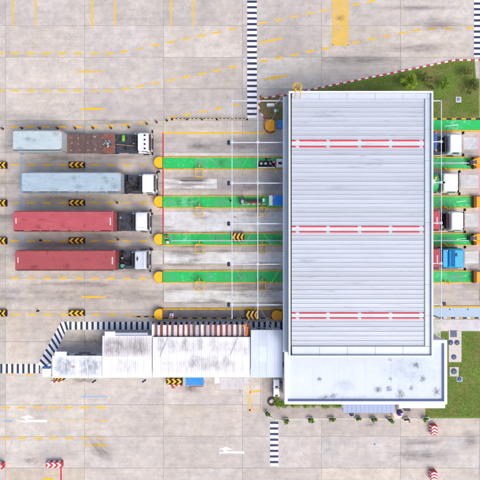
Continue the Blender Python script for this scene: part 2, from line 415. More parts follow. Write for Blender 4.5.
# yellow outline box by the office
for (cx, cy, L_, an) in ((255, 391.4, 10, 6), (249.7, 401, 19.4, 90), (256, 410.3, 14, 0)): dash(cx, cy, L_, 2.0, an, M_yel2, .008, 'box_line')
dash(240, 373, 40, .8, 90, M_joint, .004, 'joint_line')
for (cx, cy) in ((30, 374.6), (46, 374.6), (10, 374.8)): dash(cx, cy, 7, 1.6, 0, M_yel2)
# crossings
def crossing(px0, py0, px1, py1, wpx, pitch=5.6, dark=.42, name='crossing_stripe', start=0):
    (x0, y0), (x1, y1) = W(px0, py0), W(px1, py1); L_ = math.hypot(x1-x0, y1-y0); an = math.atan2(y1-y0, x1-x0)
    p = pitch/S; hw = wpx/S/2; s = -start*p; i = 0
    while s < L_-.05:
        for a, b_, m in ((s, s+p*(1-dark), M_wht), (s+p*(1-dark), s+p, M_navy)):
            a = max(a, 0); b_ = min(b_, L_)
            if b_-a > .03:
                c = (a+b_)/2; h = (b_-a)/2
                MB().sheet([(-h, -hw), (h, -hw), (h, hw), (-h, hw)], 0).build(name, m, yard, (x0+math.cos(an)*c, y0+math.sin(an)*c, .010), an)
        s += p; i += 1
crossing(252, -14, 252, 118, 9.6, 5.62)
crossing(479, -12, 479, 57, 10, 5.6)
crossing(274.2, 421.5, 274.2, 466, 8.2, 5.6, .42, start=.55)
crossing(-14, 368.6, 40, 368.6, 9.4, 5.5)
crossing(66, 325.7, 286, 325.7, 7.8, 5.55)
# the bend: wedge stripes from the low run to the high run
def wedge(o0, i0, o1, i1, m):
    MB().sheet([W(*o0), W(*o1), W(*i1), W(*i0)], .0105).build('crossing_stripe', m, yard)
outer = [(38, 364), (61, 321.8), (66.5, 321.8)]; inner = [(47, 372), (66.5, 330), (68.5, 329.6)]
def along(pl, t):
    ds = [math.dist(pl[i], pl[i+1]) for i in range(len(pl)-1)]; s = t*sum(ds)
    for i, dd in enumerate(ds):
        if s <= dd or i == len(ds)-1: k = s/dd; return (pl[i][0]+(pl[i+1][0]-pl[i][0])*k, pl[i][1]+(pl[i+1][1]-pl[i][1])*k)
        s -= dd
N = 9
for i in range(N):
    for a, b_, m in ((i/N, (i+.58)/N, M_wht), ((i+.58)/N, (i+1)/N, M_navy)):
        wedge(along(outer, a), along(inner, a), along(outer, b_), along(inner, b_), m)
# oil stains and grime on the yard
def stain(px, py, wpx, hpx, m=M_stain, an=0, z=.013, parent=yard):
    x, y = W(px, py); a, b_ = wpx/S/2, hpx/S/2
    return MB().sheet([(-a, -b_), (a, -b_), (a, b_), (-a, b_)], 0).build('stain', m, parent, (x, y, z), R(an))
for a in [(100, 341, 70, 22, M_stain), (33, 460, 30, 14, M_stain), (130, 270, 90, 12, M_stain2), (110, 122, 60, 9, M_stain2), (245, 145, 70, 18, M_stain2),
          (120, 157, 90, 12, M_stain2), (60, 158, 90, 14, M_stain2), (70, 198, 150, 10, M_stain2), (110, 236, 120, 14, M_stain2), (80, 284, 150, 10, M_stain2), (200, 146, 40, 12, M_stain), (245, 187, 70, 14, M_stain2),
          (75, 176, 150, 12, M_stain2), (60, 244, 150, 10, M_stain2), (188, 247, 60, 8, M_stain2), (240, 286, 90, 9, M_stain2), (360, 60, 130, 16, M_stain2), (420, 48, 110, 14, M_stain2), (440, 25, 90, 22, M_stain2), (420, 8, 120, 8, M_stain2),
          (190, 388, 26, 16, M_stain), (195, 260, 22, 8, M_stain), (470, 440, 26, 30, M_stain2), (420, 455, 90, 18, M_stain2), (420, 442, 60, 10, M_stain2), (60, 450, 60, 24, M_pale), (180, 25, 90, 40, M_pale), (300, 30, 60, 50, M_pale), (390, 430, 90, 18, M_pale),
          (470, 285, 40, 9, M_stain2), (340, 75, 80, 10, M_pale), (30, 20, 60, 40, M_pale), (220, 430, 90, 50, M_pale), (250, 312, 60, 6, M_stain2), (84, 380, 40, 10, M_stain), (100, 450, 50, 26, M_stain2, -40), (372, 425, 30, 10, M_stain2)]:
    stain(*a)

rr = random.Random(11)
M_wearp = decal('panel_wear', (160, 153, 150), .6, 1.3, (.35, 1.5, 1), .42, .66, True)
for (pa, pb, qa, qb) in ((164, 217, 179, 188.5), (164, 284, 212, 231), (164, 284, 252, 263.5), (164, 284, 290.5, 302)):
    for k in range(9):                                  # tyre wear eating into the pale lane panels
        edge = rr.random() < .6; qy = (rr.choice((qa, qb)) if edge else rr.uniform(qa, qb))
        stain(rr.uniform(pa, pb), qy, rr.uniform(18, 48), rr.uniform(3.5, 7), M_wearp, 0, .0125+.0003*k)
# ------------------------------------------------------------------ lawns, kerbs, paths
M_soil = mk('lawn_soil', (98, 126, 46), .95, .3, .3, .8, 12, dirt=.85, dcol=lin((138, 130, 80)), dlo=.48, dhi=.66)
lawn_poly = [(300, 92), (314, 89.1), (455, 60.2), (474.3, 60.2), (476, 79), (479.2, 79), (479.2, 118.6), (300, 118.6), (283, 119.8), (272, 121.8), (266, 119.5), (260.5, 113), (258.6, 106), (260, 100.3), (264, 98.2), (283, 95.3)]
lw = struct(MB().prism([W(*p) for p in lawn_poly], -.01, .09).build('lawn', M_soil))
lawn2_poly = [(400, 331.2), (486, 331.2), (486, 418), (424, 418), (424, 390), (400, 390)]
lw2 = struct(MB().prism([W(*p) for p in lawn2_poly], -.01, .09).build('lawn', M_soil))
MB().prism([W(*p) for p in ((284, 97), (284, 118.5), (272, 120.5), (266.5, 118.3), (261.5, 112.5), (259.9, 106), (261, 101.2), (264.3, 99.4))], .05, .094).build('bare_soil', mk('bare_soil', (140, 124, 84), .95, .3, 1.2, .6, 12, dirt=.8, dcol=lin((104, 104, 54))), lw)
# kerb stones
M_kw = mk('kerb_white', (232, 230, 230), .7, .1, 5, dirt=.5, dcol=lin((170, 160, 155)))
M_kr = mk('kerb_red', (198, 46, 60), .7, .15, 5, dirt=.5, dcol=lin((170, 120, 110)))
M_ky = mk('kerb_yellow', (226, 172, 30), .7, .15, 5, dirt=.5, dcol=lin((150, 120, 60)))
M_kk = mk('kerb_black', (44, 42, 44), .7, .2, 5, dirt=.5, dcol=lin((100, 92, 86)))
def kerb_run(root, pts, ms, L=.47, wd=.2, h=.13, off=0):
    pts = [Vector((*W(*p), 0)) for p in pts]; i = off
    for a, b_ in zip(pts[:-1], pts[1:]):
        dl = (b_-a).length; n = max(1, round(dl/L)); an = math.atan2((b_-a).y, (b_-a).x); st = dl/n
        for k in range(n):
            c = a+(b_-a)*((k+.5)/n)
            MB().box(-st/2+.006, st/2-.006, -wd/2, wd/2, -.01, h, 0, .025).build('kerb_stone', ms[i % len(ms)], root, (c.x, c.y, 0), an); i += 1
kb = struct(put('kerb', None)); kerb_run(kb, [(283, 95.3), (314, 89.1), (455, 60.2), (490, 60.2)], [M_kr, M_kw])
kerb_run(kb, [(283, 95.3), (264, 98.2), (260, 100.3), (258.4, 106), (260.5, 113), (266, 119.8), (272, 122.2)], [M_kw, M_kr])
kb2 = struct(put('kerb', None)); kerb_run(kb2, [(345, 119), (490, 119)], [M_ky, M_kk], .62)
kb3 = struct(put('kerb', None)); kerb_run(kb3, [(400, 317.8), (490, 317.8)], [M_ky, M_kk, M_kw], .5, .16)
kb4 = struct(put('kerb', None)); kerb_run(kb4, [(133, 316.6), (156, 316.6)], [M_ky, M_kk], .5, .16, .1)
M_kg = mk('kerb_grey', (208, 204, 198), .8, .12, 4, dirt=.6, dcol=lin((150, 145, 140)))
# grass: blades spread over both lawns
def inside(p, poly):
    x, y = p; r = False; n = len(poly)
    for i in range(n):
        x1, y1 = poly[i]; x2, y2 = poly[(i+1) % n]
        if (y1 > y) != (y2 > y) and x < (x2-x1)*(y-y1)/(y2-y1)+x1: r = not r
    return r
def grass(poly, count, label, dry):
    vs_, fs, mi = [], [], []
    xs = [p[0] for p in poly]; ys = [p[1] for p in poly]; k = 0
    clump = [(random.uniform(min(xs), max(xs)), random.uniform(min(ys), max(ys)), random.uniform(2, 9)) for _ in range(34)]
    while k < count:
        p = (random.uniform(min(xs), max(xs)), random.uniform(min(ys), max(ys)))
        if not inside(p, poly) : continue
        x, y = W(*p); a = random.uniform(0, 6.28); s = random.uniform(.05, .13); l_ = random.uniform(.05, .16); b_ = random.uniform(0, 6.28)
        o = len(vs_); dx, dy = math.cos(a)*s*.5, math.sin(a)*s*.5
        vs_ += [(x-dx*.5, y-dy*.5, .085), (x+dx*.5, y+dy*.5, .085), (x+dx*.6+math.cos(b_)*l_, y+dy*.6+math.sin(b_)*l_, .1+random.uniform(.02, .09))]
        fs.append((o, o+1, o+2))
        dd = min((math.hypot(p[0]-c[0], p[1]-c[1])/c[2] for c in clump)); 
        q = random.random()
        dr = dry(p)
        if q < dr or (dd < 1 and q < .55): mi.append(2 if q < .3 or (dr > .9 and q < .75) else 3)
        else: mi.append(0 if q < .72 else 1)
        k += 1
    me = bpy.data.meshes.new('grass'); me.from_pydata(vs_, [], fs)
    for m in (mk('grass_green', (102, 134, 44), .8, .3, .3, dirt=.8, dcol=lin((144, 138, 78)), dlo=.48, dhi=.64), mk('grass_dark', (76, 114, 34), .8, .3, .3, dirt=.6, dcol=lin((128, 122, 62)), dlo=.54, dhi=.66), mk('grass_dry', (176, 156, 104), .9, .25, 3), mk('grass_olive', (122, 124, 52), .85, .25, 1)): me.materials.append(m)
    me.polygons.foreach_set('material_index', mi); me.update()
    o = put('grass', me); o['kind'] = 'stuff'; o['label'] = label; o['category'] = 'grass'; return o
def dry1(p):
    if p[0] < 290: return .98
    return .42 if p[0] > 452 and p[1] < 100 else (.38 if p[1] < 74 else (.12 if p[1] < 108 else .3))
lawn_g = [(262, 100), (283, 97.5), (314, 91.5), (455, 62.5), (473.5, 62.5), (475, 80), (478, 80), (478, 117), (405, 117), (405, 108), (284, 108), (283, 118), (272, 120), (262, 112)]
grass(lawn_g, 26000, 'short green lawn with dry patches north of the gate canopy', dry1)
grass([(424, 332.5), (447, 332.5), (447, 361), (449, 361), (461, 361), (461, 332.5), (485, 332.5), (485, 416.5), (425, 416.5), (425, 390), (415, 390), (415, 340)], 22000, 'worn green lawn beside the low flat roofed block', lambda p: .42 if p[0] > 464 else (.08 if p[1] < 395 else .3))
# concrete path east, sidewalk south
path = struct(MB().prism([W(*p) for p in ((400, 319.2), (490, 319.2), (490, 331), (461.5, 331), (400, 331))], -.01, .095).build('path', M_con)); path.color = (*lin((206, 203, 206)), 1)
pk = MB(); pk.prism([W(*p) for p in ((400, 307.4), (490, 307.4), (490, 317.0), (400, 317.0))], -.01, .12)
bw = struct(pk.build('walkway', paint('walkway_blue', (172, 192, 214), .5, (188, 192, 198))))
MB().box(*[WX(400), WX(490)], WY(307.6), WY(305.8), -.01, .135, 0, .02).build('kerb_stone', M_yk, bw)
for px in (449.5, 467.5):
    MB().lathe([(.0, .16), (.07, .16), (.09, .12)], (*W(px, 309.3), 0), 10).build('floor_stud', M_dark, bw)
corner = [(262, 376), (262, 405), (263.5, 411), (268, 416), (275, 419), (284, 420.2), (290, 419)]
sw_poly = corner+[(300, 418.2), (425, 418.2), (425, 376)]
swk = struct(MB().prism([W(*p) for p in sw_poly], -.01, .1).build('sidewalk', concrete('sidewalk_concrete', False, (178, 168, 162), .6)))
kerb_run(swk, [(p[0]-.6, p[1]+.5) for p in corner]+[(300, 418.6), (425.5, 418.6)], [M_kg], .95, .14, .115)
# service pad with lids
M_padc = mk('pad_concrete', (206, 200, 192), .85, .1, 3, .2, dirt=.5, dcol=lin((170, 160, 150)))
pad = struct(MB().box(WX(448.4), WX(461.2), WY(362), WY(330.6), 0, .13, 0, .02).build('service_pad', M_padc))
M_lid = mk('lid_slate', (76, 90, 124), .5, .2, 5, dirt=.5, dcol=lin((110, 110, 120)))
def lid(px, py, r, label, sq=False, z=.13):
    x, y = W(px, py, z)
    m = MB()
    if sq: m.box(-r, r, -r, r, 0, .05, 0, .015)
    else: m.lathe([(r*1.08, 0), (r*1.08, .03), (r*.98, .04), (r*.94, .03), (r*.9, .05), (.0, .055)], n=24)
    o = thing('manhole_lid', label, 'manhole lid', (x, y, z), 0, 'slate lids beside the low block')
    m.build('cover', M_lid, o)
    if sq:
        for k in range(-2, 3): MB().box(-r*.85, r*.85, k*r*.36-.015, k*r*.36+.015, .05, .062).build('rib', M_lid, o)
    else: MB().torus((0, 0, .05), r*.55, .012, 20, 6).build('ring', M_dark, o)
    MB().tube([(-.06, .02, .06), (-.06, .02, .09), (.06, .02, .09), (.06, .02, .06)], .012, 6).build('handle', M_steel, o)
lid(453.6, 333.9, .40, 'square slate blue lid at the top of the concrete pad', True)
lid(450.6, 342.6, .31, 'round slate lid on the pad, left of the side by side pair'); lid(457, 342.6, .31, 'round slate lid on the pad, right of the side by side pair')
lid(453.8, 357, .31, 'single round slate lid at the lower end of the concrete pad')
pb = struct(MB().box(WX(449.3), WX(458.4), WY(376.2), WY(366.8), 0, .13, 0, .02).build('service_pad', M_padc)); lid(453.8, 371.3, .36, 'round slate lid on its own small square pad in the grass')
pb2 = struct(MB().box(WX(456.3), WX(462.3), WY(381.8), WY(376.4), 0, .12, 0, .02).build('service_pad', mk('pad_blue', (150, 172, 196), .7))); lid(459.3, 379, .24, 'smallest round lid on a bluish slab in the grass', False, .12)
yardp = struct(MB().box(WX(418), WX(440.5), WY(345), WY(319.2), 0, .10).build('service_pad', mk('old_concrete', (196, 196, 188), .9, .15, 2, .2, dirt=.7, dcol=lin((130, 120, 95)))))
jb = thing('junction_box', 'small square grey and blue junction box lid in the north lawn', 'junction box', (*W(458, 99.8), .09))
MB().box(-.36, .36, -.36, .36, 0, .1, 0, .03).build('frame', M_padc, jb); MB().box(-.2, .2, -.2, .2, .1, .16, 0, .03).build('cover', mk('lid_blue', (110, 132, 190), .5), jb)
MB().box(-.03, .03, -.12, .12, .16, .18).build('handle', M_steel, jb)

# ------------------------------------------------------------------ gate canopy (tall metal roof)
ZR = 8.0; ZC = 8.55                      # roof deck and coping heights
rx0, rx1 = WX(289, ZC), WX(433, ZC); ry0, ry1 = WY(357, ZC), WY(91.3, ZC)
can = thing('gate_canopy', 'tall gate canopy with pale blue ribbed metal roof and three red edged strips', 'canopy', ((rx0+rx1)/2, (ry0+ry1)/2, 0))
cx, cy = can.location.x, can.location.y
X0, X1, Y0, Y1 = rx0-cx, rx1-cx, ry0-cy, ry1-cy
M_roof = mk('roof_metal', (188, 194, 203), .5, .05, .8, metal=.1, dirt=.3, dcol=lin((158, 166, 174)), stretch=(.15, 1.2, 1), rv=.08)
M_flash = mk('roof_flashing', (198, 206, 216), .42, .05, .7, metal=.1, dirt=.3, dcol=lin((176, 186, 204)), rv=.03)
M_cop = mk('coping_white', (240, 243, 248), .45, .03, 1, dirt=.2, dcol=lin((200, 204, 212)))
M_fascia = mk('fascia_grey', (172, 184, 194), .5, .08, .8, dirt=.5, dcol=lin((140, 150, 158)), stretch=(1, .3, 1))
MB().box(X0+.1, X1-.1, Y0+.1, Y1-.1, ZR-.35, ZR-.08).build('roof_deck', M_dark, can)
# coping frame and parapets, mitred as four butted runs
cw = .13
for nm, bx in (('parapet', (X0, X0+cw, Y0, Y1)), ('parapet', (X1-cw, X1, Y0, Y1)), ('parapet', (X0+cw, X1-cw, Y1-cw, Y1)), ('parapet', (X0+cw, X1-cw, Y0, Y0+cw))):
    p = MB().box(*bx, ZR-.6, ZC-.04).build(nm, M_flash, can)
    a, b_, c_, d_ = bx; ex = .035
    if b_-a < .3: MB().box(a-ex, b_+ex, c_-ex, d_+ex, ZC-.04, ZC+.012, 0, .012).build('coping', M_cop, p)
    else: MB().box(a+ex, b_-ex, c_-ex, d_+ex, ZC-.04, ZC+.012, 0, .012).build('coping', M_cop, p)
# inner flashing aprons with lapped joints (north, south, east) and the open box gutter (west)
fw_n, fw_s, fw_e, gw = .62, 1.0, .66, .22
def apron(xa, xb, ya, yb, n, hz, name='flashing_sheet', axis=0):
    for k in range(n):
        a = k/n; b_ = (k+1)/n
        if axis == 0: q = (xa+(xb-xa)*a+.008, xa+(xb-xa)*b_-.008, ya, yb)
        else: q = (xa, xb, ya+(yb-ya)*a+.008, ya+(yb-ya)*b_-.008)
        o = MB().box(*q, ZR-.08, ZR+hz, 0, .02).build(name, M_flash, can)
        if axis == 0: MB().box(q[1]-.03, q[1]+.022, q[2]+.01, q[3]-.01, ZR+hz+.002, ZR+hz+.016).build('lap_strip', M_fascia, o)
        else: MB().box(q[0]+.01, q[1]-.01, q[3]-.03, q[3]+.022, ZR+hz+.002, ZR+hz+.016).build('lap_strip', M_fascia, o)
ix0, ix1, iy0, iy1 = X0+cw+gw, X1-cw, Y0+cw, Y1-cw
apron(ix0, ix1-.01, iy1-fw_n, iy1-.01, 5, .22)
apron(ix0, ix1-.01, iy0+.01, iy0+fw_s, 5, .22)
apron(ix1-fw_e, ix1-.01, iy0+fw_s+.01, iy1-fw_n-.01, 8, .2, axis=1)
MB().box(X0+cw+.004, ix0-.004, iy0+.02, iy1-.02, ZR-.3, ZR-.25).build('gutter', mk('gutter_dark', (60, 68, 92), .6), can)
# roof sheets: ribs run east-west, each sheet a piece of its own; three pale strips edged in red
px0s, px1s = ix0, ix1-fw_e-.01
ytop, ybot = iy1-fw_n-.012, iy0+fw_s+.012
strips = [(WY(140.6, ZR+.1)-cy, WY(146.6, ZR+.1)-cy), (WY(226.6, ZR+.1)-cy, WY(231.9, ZR+.1)-cy), (WY(313.2, ZR+.1)-cy, WY(318.2, ZR+.1)-cy)]
def sheet_mesh(wd, mat):
    m = MB(); r = .05; hh = .085
    L = px1s-px0s
    prof = [(0, 0), (.012, hh), (.07, hh), (.082, 0), (wd*.5-.03, .0), (wd*.5-.015, .02), (wd*.5+.03, .02), (wd*.5+.045, 0), (wd, 0)]
    v = [(0, y, z) for y, z in prof]+[(L, y, z) for y, z in prof]; n = len(prof)
    m.add(v, [(i, n+i, n+i+1, i+1) for i in range(n-1)]); m.add(v, [tuple(range(n-1, -1, -1)) , tuple(range(n, 2*n))]); return m.mesh('roof_sheet', mat)
M_sky = mk('rooflight_sheet', (206, 216, 216), .35, .06, 1.0, dirt=.3, dcol=lin((180, 192, 190)), stretch=(.3, 1, 1))
edges = [ytop]
for a, b_ in strips: edges += [a, b_]
edges.append(ybot)
for k in range(0, len(edges)-1):
    ya, yb = edges[k], edges[k+1]
    if k % 2 == 0:
        n = max(1, round((ya-yb)/.5)); wd = (ya-yb)/n; me = sheet_mesh(wd, M_roof)
        for i in range(n): put('roof_sheet', me, can, (px0s, yb+i*wd, ZR))
    else:
        me = sheet_mesh(ya-yb, M_sky); o = put('rooflight_strip', me, can, (px0s, yb, ZR))
        M_rb = mk('red_edge_band', (214, 36, 62), .5, .1, 4)
        xs = [px0s+.02]+[WX(p, ZR)-cx for p in (297.5, 328, 359.5, 390.5, 421)]+[px1s-.02]
        for yy in (ya, yb):
            for a, b_ in zip(xs[:-1], xs[1:]):
                if b_-a < .3: continue
                MB().box(a+.2 if a > px0s+.1 else a, b_-.2 if b_ < px1s-.1 else b_, yy-.075, yy+.075, ZR-.02, ZR+.13, 0, .02).build('red_band', M_rb, can)
                MB().box(b_-.18, b_+.18, yy-.05, yy+.05, ZR-.02, ZR+.11, 0, .02).build('clip', mk('clip_pink', (226, 196, 200), .6), can)
rr = random.Random(5)
for k in range(46):                                  # rain and dust runs along the sheets
    xx, yy = rr.uniform(px0s+.8, px1s-.8), rr.uniform(ybot+.4, ytop-.4); a_, b_ = rr.uniform(.4, 2.2), rr.uniform(.06, .2)
    MB().sheet([(-a_, -b_), (a_, -b_), (a_, b_), (-a_, b_)], 0).build('stain', decal('roof_run', (140, 146, 150), .28, 2.0, (.4, 2.0, 1), .42, .7, True), can, (xx, yy, ZR+.095+.0004*k))
# west fascia ledge and ceiling beam line
fx = WX(283.2, 7.1)-cx
led = MB().box(fx, X0-.002, Y0+.3, Y1-.25, 6.6, 7.1).build('front_ledge', M_fascia, can)
MB().box(fx-.03, fx+.04, Y0+.3, Y1-.25, 7.1, 7.2, 0, .01).build('lip', M_flash, led)
for k in range(9):
    yk = Y0+.5+k*(Y1-Y0-1)/8
    MB().box(fx+.045, X0-.004, yk, yk+.04, 7.1, 7.13).build('joint_cover', M_flash, led)
MB().box(X0, X1, Y1-.3, Y1, 6.4, ZR-.6).build('fascia', M_flash, can); MB().box(X1-.3, X1, Y0, Y1-.302, 6.4, ZR-.6).build('fascia', M_flash, can)
MB().box(X0+.002, X0+.3, Y0, Y1-.302, 6.4, ZR-.6).build('fascia', M_flash, can)
ISL = [163.2, 202, 239.3, 276.6]
for py in ISL+[316]:
    for px in (300, 400):
        if py == 316 and px == 400: continue
        c = W(px, py); MB().cyl((c[0]-cx, c[1]-cy, .14), (c[0]-cx, c[1]-cy, ZR-.36), .2, .2, 14).build('column', M_wsteel, can)
for px in (300, 400):
    c = W(px, 120.5); MB().cyl((c[0]-cx, c[1]-cy, 0), (c[0]-cx, c[1]-cy, ZR-.36), .2, .2, 14).build('column', M_wsteel, can)

# caged ladder at the north-west corner
lx, ly = WX(297.5, 9), WY(89.5, 8.5)
ld = thing('caged_ladder', 'yellow caged access ladder poking above the canopy north west corner', 'ladder', (lx, ly, 0))
for s in (-.28, .28): MB().cyl((s, -.25, .1), (s, -.25, 9.9), .05, n=8).build('rail', M_yel, ld)
for k in range(26): MB().cyl((-.28, -.25, .5+k*.35), (.28, -.25, .5+k*.35), .028, n=6).build('rung', M_yel, ld)
for k in range(7):
    z = 3.4+k*.95; pts = [(-.28, -.25, z)]+[(.5*math.cos(R(a)), .12+.5*math.sin(R(a)), z) for a in (180, 145, 110, 70, 35, 0)]+[(.28, -.25, z)]
    MB().tube(pts, .045, 6).build('hoop', M_yel, ld)
for a in (180, 125, 90, 55, 0):
    MB().cyl((.5*math.cos(R(a)), .12+.5*math.sin(R(a)), 3.4), (.5*math.cos(R(a)), .12+.5*math.sin(R(a)), 9.1), .04, n=6).build('cage_strap', M_yel, ld)
for s in (-.28, .28): MB().tube([(s, -.25, 9.85), (s, -.8, 9.85), (s, -1.0, 9.0), (s, -1.0, ZC+.02)], .05, 6).build('hand_hold', M_yel, ld)

# ------------------------------------------------------------------ low flat-roofed block
ZL = 4.9; ZLC = 5.3
lx0, lx1 = WX(284.6, ZLC), WX(447.3, ZLC); ly0, ly1 = WY(404.4, ZLC), WY(340, ZLC)
low = thing('low_block', 'low flat roofed block with pale blue mould spotted roof and white parapet', 'building', ((lx0+lx1)/2, (ly0+ly1)/2, 0))
bx, by = low.location.x, low.location.y
a0, a1, b0, b1 = lx0-bx, lx1-bx, ly0-by, ly1-by
M_lwall = mk('wall_bluewhite', (206, 216, 230), .7, .06, 1, dirt=.3, dcol=lin((170, 180, 196)))
MB().box(a0+.1, a1-.1, b0+.1, b1-.1, .08, ZL-.2).build('wall', M_lwall, low)
M_lroof = mk('membrane_blue', (206, 215, 224), .6, .05, .5, dirt=.4, dcol=lin((192, 203, 214)), rv=0)
# membrane laid in sheets with welded laps
nsh = 6
for k in range(nsh):
    xa = a0+.3+(a1-a0-.6)*k/nsh; xb = a0+.3+(a1-a0-.6)*(k+1)/nsh
    o = MB().box(xa+.004, xb-.004, b0+.42, b1-.3, ZL-.2, ZL).build('membrane_sheet', M_lroof, low)
    if k: MB().box(xa-.02, xa+.03, b0+.42, b1-.3, ZL+.002, ZL+.007).build('lap', mk('membrane_lap', (192, 208, 228), .6), o)
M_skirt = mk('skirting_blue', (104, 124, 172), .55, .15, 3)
cwid = .36
for bxs in ((a0, a0+cwid, b0, b1), (a1-cwid, a1, b0, b1), (a0+cwid, a1-cwid, b0, b0+cwid), (a0+cwid, a1-cwid, b1-cwid, b1)):
    MB().box(*bxs, ZL-.9, ZLC, 0, .03).build('parapet', M_cop, low)
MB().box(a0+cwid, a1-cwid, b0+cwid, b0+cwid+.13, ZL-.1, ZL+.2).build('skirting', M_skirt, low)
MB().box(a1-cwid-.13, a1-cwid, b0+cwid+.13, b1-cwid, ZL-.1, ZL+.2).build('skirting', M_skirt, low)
for (px, py, wd, hh) in ((388.8, 388.6, 9, 8), (400.4, 393.5, 10, 11), (416.5, 365, 11, 7), (422.5, 379, 7, 8), (411.5, 388, 6, 6), (436.5, 391.5, 8, 9), (333.5, 395.7, 8, 6), (325, 397, 14, 4), (378, 389, 10, 9), (390.6, 378.6, 4, 4), (319.5, 379.5, 5, 6), (389.5, 360, 5, 3), (344, 385, 22, 14), (410, 370, 50, 30), (378.5, 390, 7, 6), (350, 398, 70, 6)):
    x, y = W(px, py, ZL); a, b_ = wd*.117/2*1.75, hh*.117/2*1.75
    MB().sheet([(-a, -b_), (a, -b_), (a, b_), (-a, b_)], 0).build('mould_stain', M_mould if wd < 20 else decal('mould_faint', (176, 190, 210), .45, 1.4, (1, 1, 1), .42, 1.0), low, (x-bx, y-by, ZL+.012))
for k, zz in ((0, 1.0), (1, 1.0), (2, 1.0)):
    yk = b0+1.2+k*1.7
    wn = MB().box(a0-.03, a0+.08, yk, yk+1.0, 1.2, 2.9).build('window', M_cop, low); MB().box(a0-.036, a0-.028, yk+.08, yk+.92, 1.28, 2.82).build('pane', M_glass, wn)
for px in (404, 440.5):
    x, y = W(px, 405.0, ZLC); MB().lathe([(.0, .03), (.05, .03), (.06, 0)], (x-bx, y-by, ZLC), 8).build('rain_outlet', M_padc, low)
MB().cyl((a1+.05, WY(371, 4)-by, .2), (a1+.05, WY(371, 4)-by, 4.6), .06, n=8).build('downpipe', M_dark, low)
MB().box(a1, a1+.16, WY(371, 4)-by-.12, WY(371, 4)-by+.12, 4.5, 4.75).build('rain_head', M_dark, low)
MB().box(WX(399, 4.6)-bx, a1-.02, WY(408.3, 4.6)-by, b0-.004, 4.0, 4.6, 0, .03).build('porch_ledge', mk('ledge_beige', (226, 220, 212), .7, .06, 2, dirt=.4, dcol=lin((190, 180, 170))), low)
# entrance awning on its south side
aw = MB(); ax0, ax1 = WX(343, 3)-bx, WX(395, 3)-bx; ay0, ay1 = WY(413, 3)-by, b0-.01
M_awn = mk('awning_slate', (132, 146, 176), .45, .06, 2, metal=.2, stretch=(2, .3, 1))
awo = put('awning', MB().box(ax0, ax1, ay0, ay1, 2.92, 2.98).mesh('awning', M_awn), low)
n = 12
for k in range(n):
    xa = ax0+(ax1-ax0)*k/n; MB().box(xa+.02, xa+.06, ay0+.01, ay1-.01, 2.982, 3.01).build('awning_rib', M_awn, awo)
for xx in (ax0+.15, ax1-.15): MB().cyl((xx, ay0+.12, .1), (xx, ay0+.12, 2.92), .04, n=8).build('awning_post', M_steel, awo)

# ------------------------------------------------------------------ overhead pipe frames
ZP = 5.8
def pipes(name, label, xs, px_end, lights, top_py, bot_py, px_in, cross):
    o = thing(name, label, 'pipe frame', (0, 0, 0))
    for px in xs: MB().cyl((WX(px, ZP), WY(bot_py, ZP), ZP+.11), (WX(px, ZP), WY(top_py, ZP), ZP+.11), .05, n=10).build('long_pipe', M_wsteel, o)
    MB().cyl((WX(xs[0] if px_end < px_in else xs[-1], ZP), WY(top_py, ZP), ZP), (WX(px_in, ZP), WY(top_py, ZP), ZP), .065, n=10).build('cross_pipe', M_wsteel, o)
    for py in cross:
        MB().cyl((WX(px_end, ZP), WY(py, ZP), ZP-.07), (WX(px_in, ZP), WY(py, ZP), ZP-.07), .065, n=10).build('cross_pipe', M_wsteel, o)
        for px in xs: MB().box(WX(px, ZP)-.16, WX(px, ZP)+.16, WY(py, ZP)-.14, WY(py, ZP)+.14, ZP+.0, ZP+.06).build('clamp', M_wsteel, o)
        if lights:
            x, y = W(px_end, py, ZP)
            m = MB().box(-.34, .02, -.24, .24, -.32, -.02, 0, .04); b = m.build('floodlight', M_dark, o, (x, y, ZP))
            MB().box(-.18, -.12, -.3, .3, -.28, .03).build('bracket', M_blk, b)
    return o
crs = [142.3, 183, 223.6, 264.2, 304.8]
wf = pipes('overhead_pipe_frame', 'white overhead pipe frame with cross bracing west of the gate canopy', [232, 257.7], 230, True, 100.8, 318, 285.5, crs)
for a, b_ in (((257.7, 142.3), (232, 101)), ((257.7, 142.3), (283, 101)), ((257.7, 142.3), (283, 183)), ((257.7, 142.3), (232, 183)), ((257.7, 223.6), (232, 183)), ((257.7, 223.6), (283, 183)),
              ((257.7, 223.6), (283, 264.2)), ((257.7, 223.6), (232, 264.2)), ((257.7, 304.8), (283, 264.2)), ((257.7, 304.8), (232, 264.2)), ((257.7, 304.8), (283, 345)), ((257.7, 304.8), (236, 340))):
    MB().cyl((*W(*a, ZP), ZP), (*W(*b_, ZP), ZP),   .012, n=6).build('brace_rod', M_steel, wf)
for px, py in ((257.7, 259), (232.5, 259), (257.7, 299.5), (232.5, 299.6), (235, 217), (258, 219), (258, 178)):
    x, y = W(px, py, ZP); MB().lathe([(0, 0), (.06, 0), (.07, -.1), (.0, -.16)], (x-.02, y, ZP-.0), 8).build('camera_dome', M_blk, wf)
for px, py in ((232, 318), (257.7, 318)):
    x, y = W(px, py, ZP); MB().cyl((x, y, 3.0), (x, y, ZP+.12), .07, n=8).build('post', M_wsteel, wf)
ef = pipes('overhead_pipe_frame', 'white overhead pipe frame along the east side of the gate canopy', [441], 441, False, 100.8, 318.5, 431, [141.6, 182.4, 223, 263.4, 304.4])
x, y = W(443.2, 303.8, ZP); b = MB().box(-.02, .34, -.2, .2, -.3, -.02, 0, .04).build('floodlight', M_dark, ef, (x, y, ZP))
for py, px in ((182.4, 443.3), (141.6, 442.4)):
    x, y = W(px, py, ZP); MB().box(-.02, .26, -.1, .1, -.2, -.02, 0, .03).build('floodlight', M_blk, ef, (x, y, ZP))
x, y = W(441, 318.5, ZP); MB().cyl((x, y, .1), (x, y, ZP+.12), .085, n=10).build('post', M_wsteel, ef)

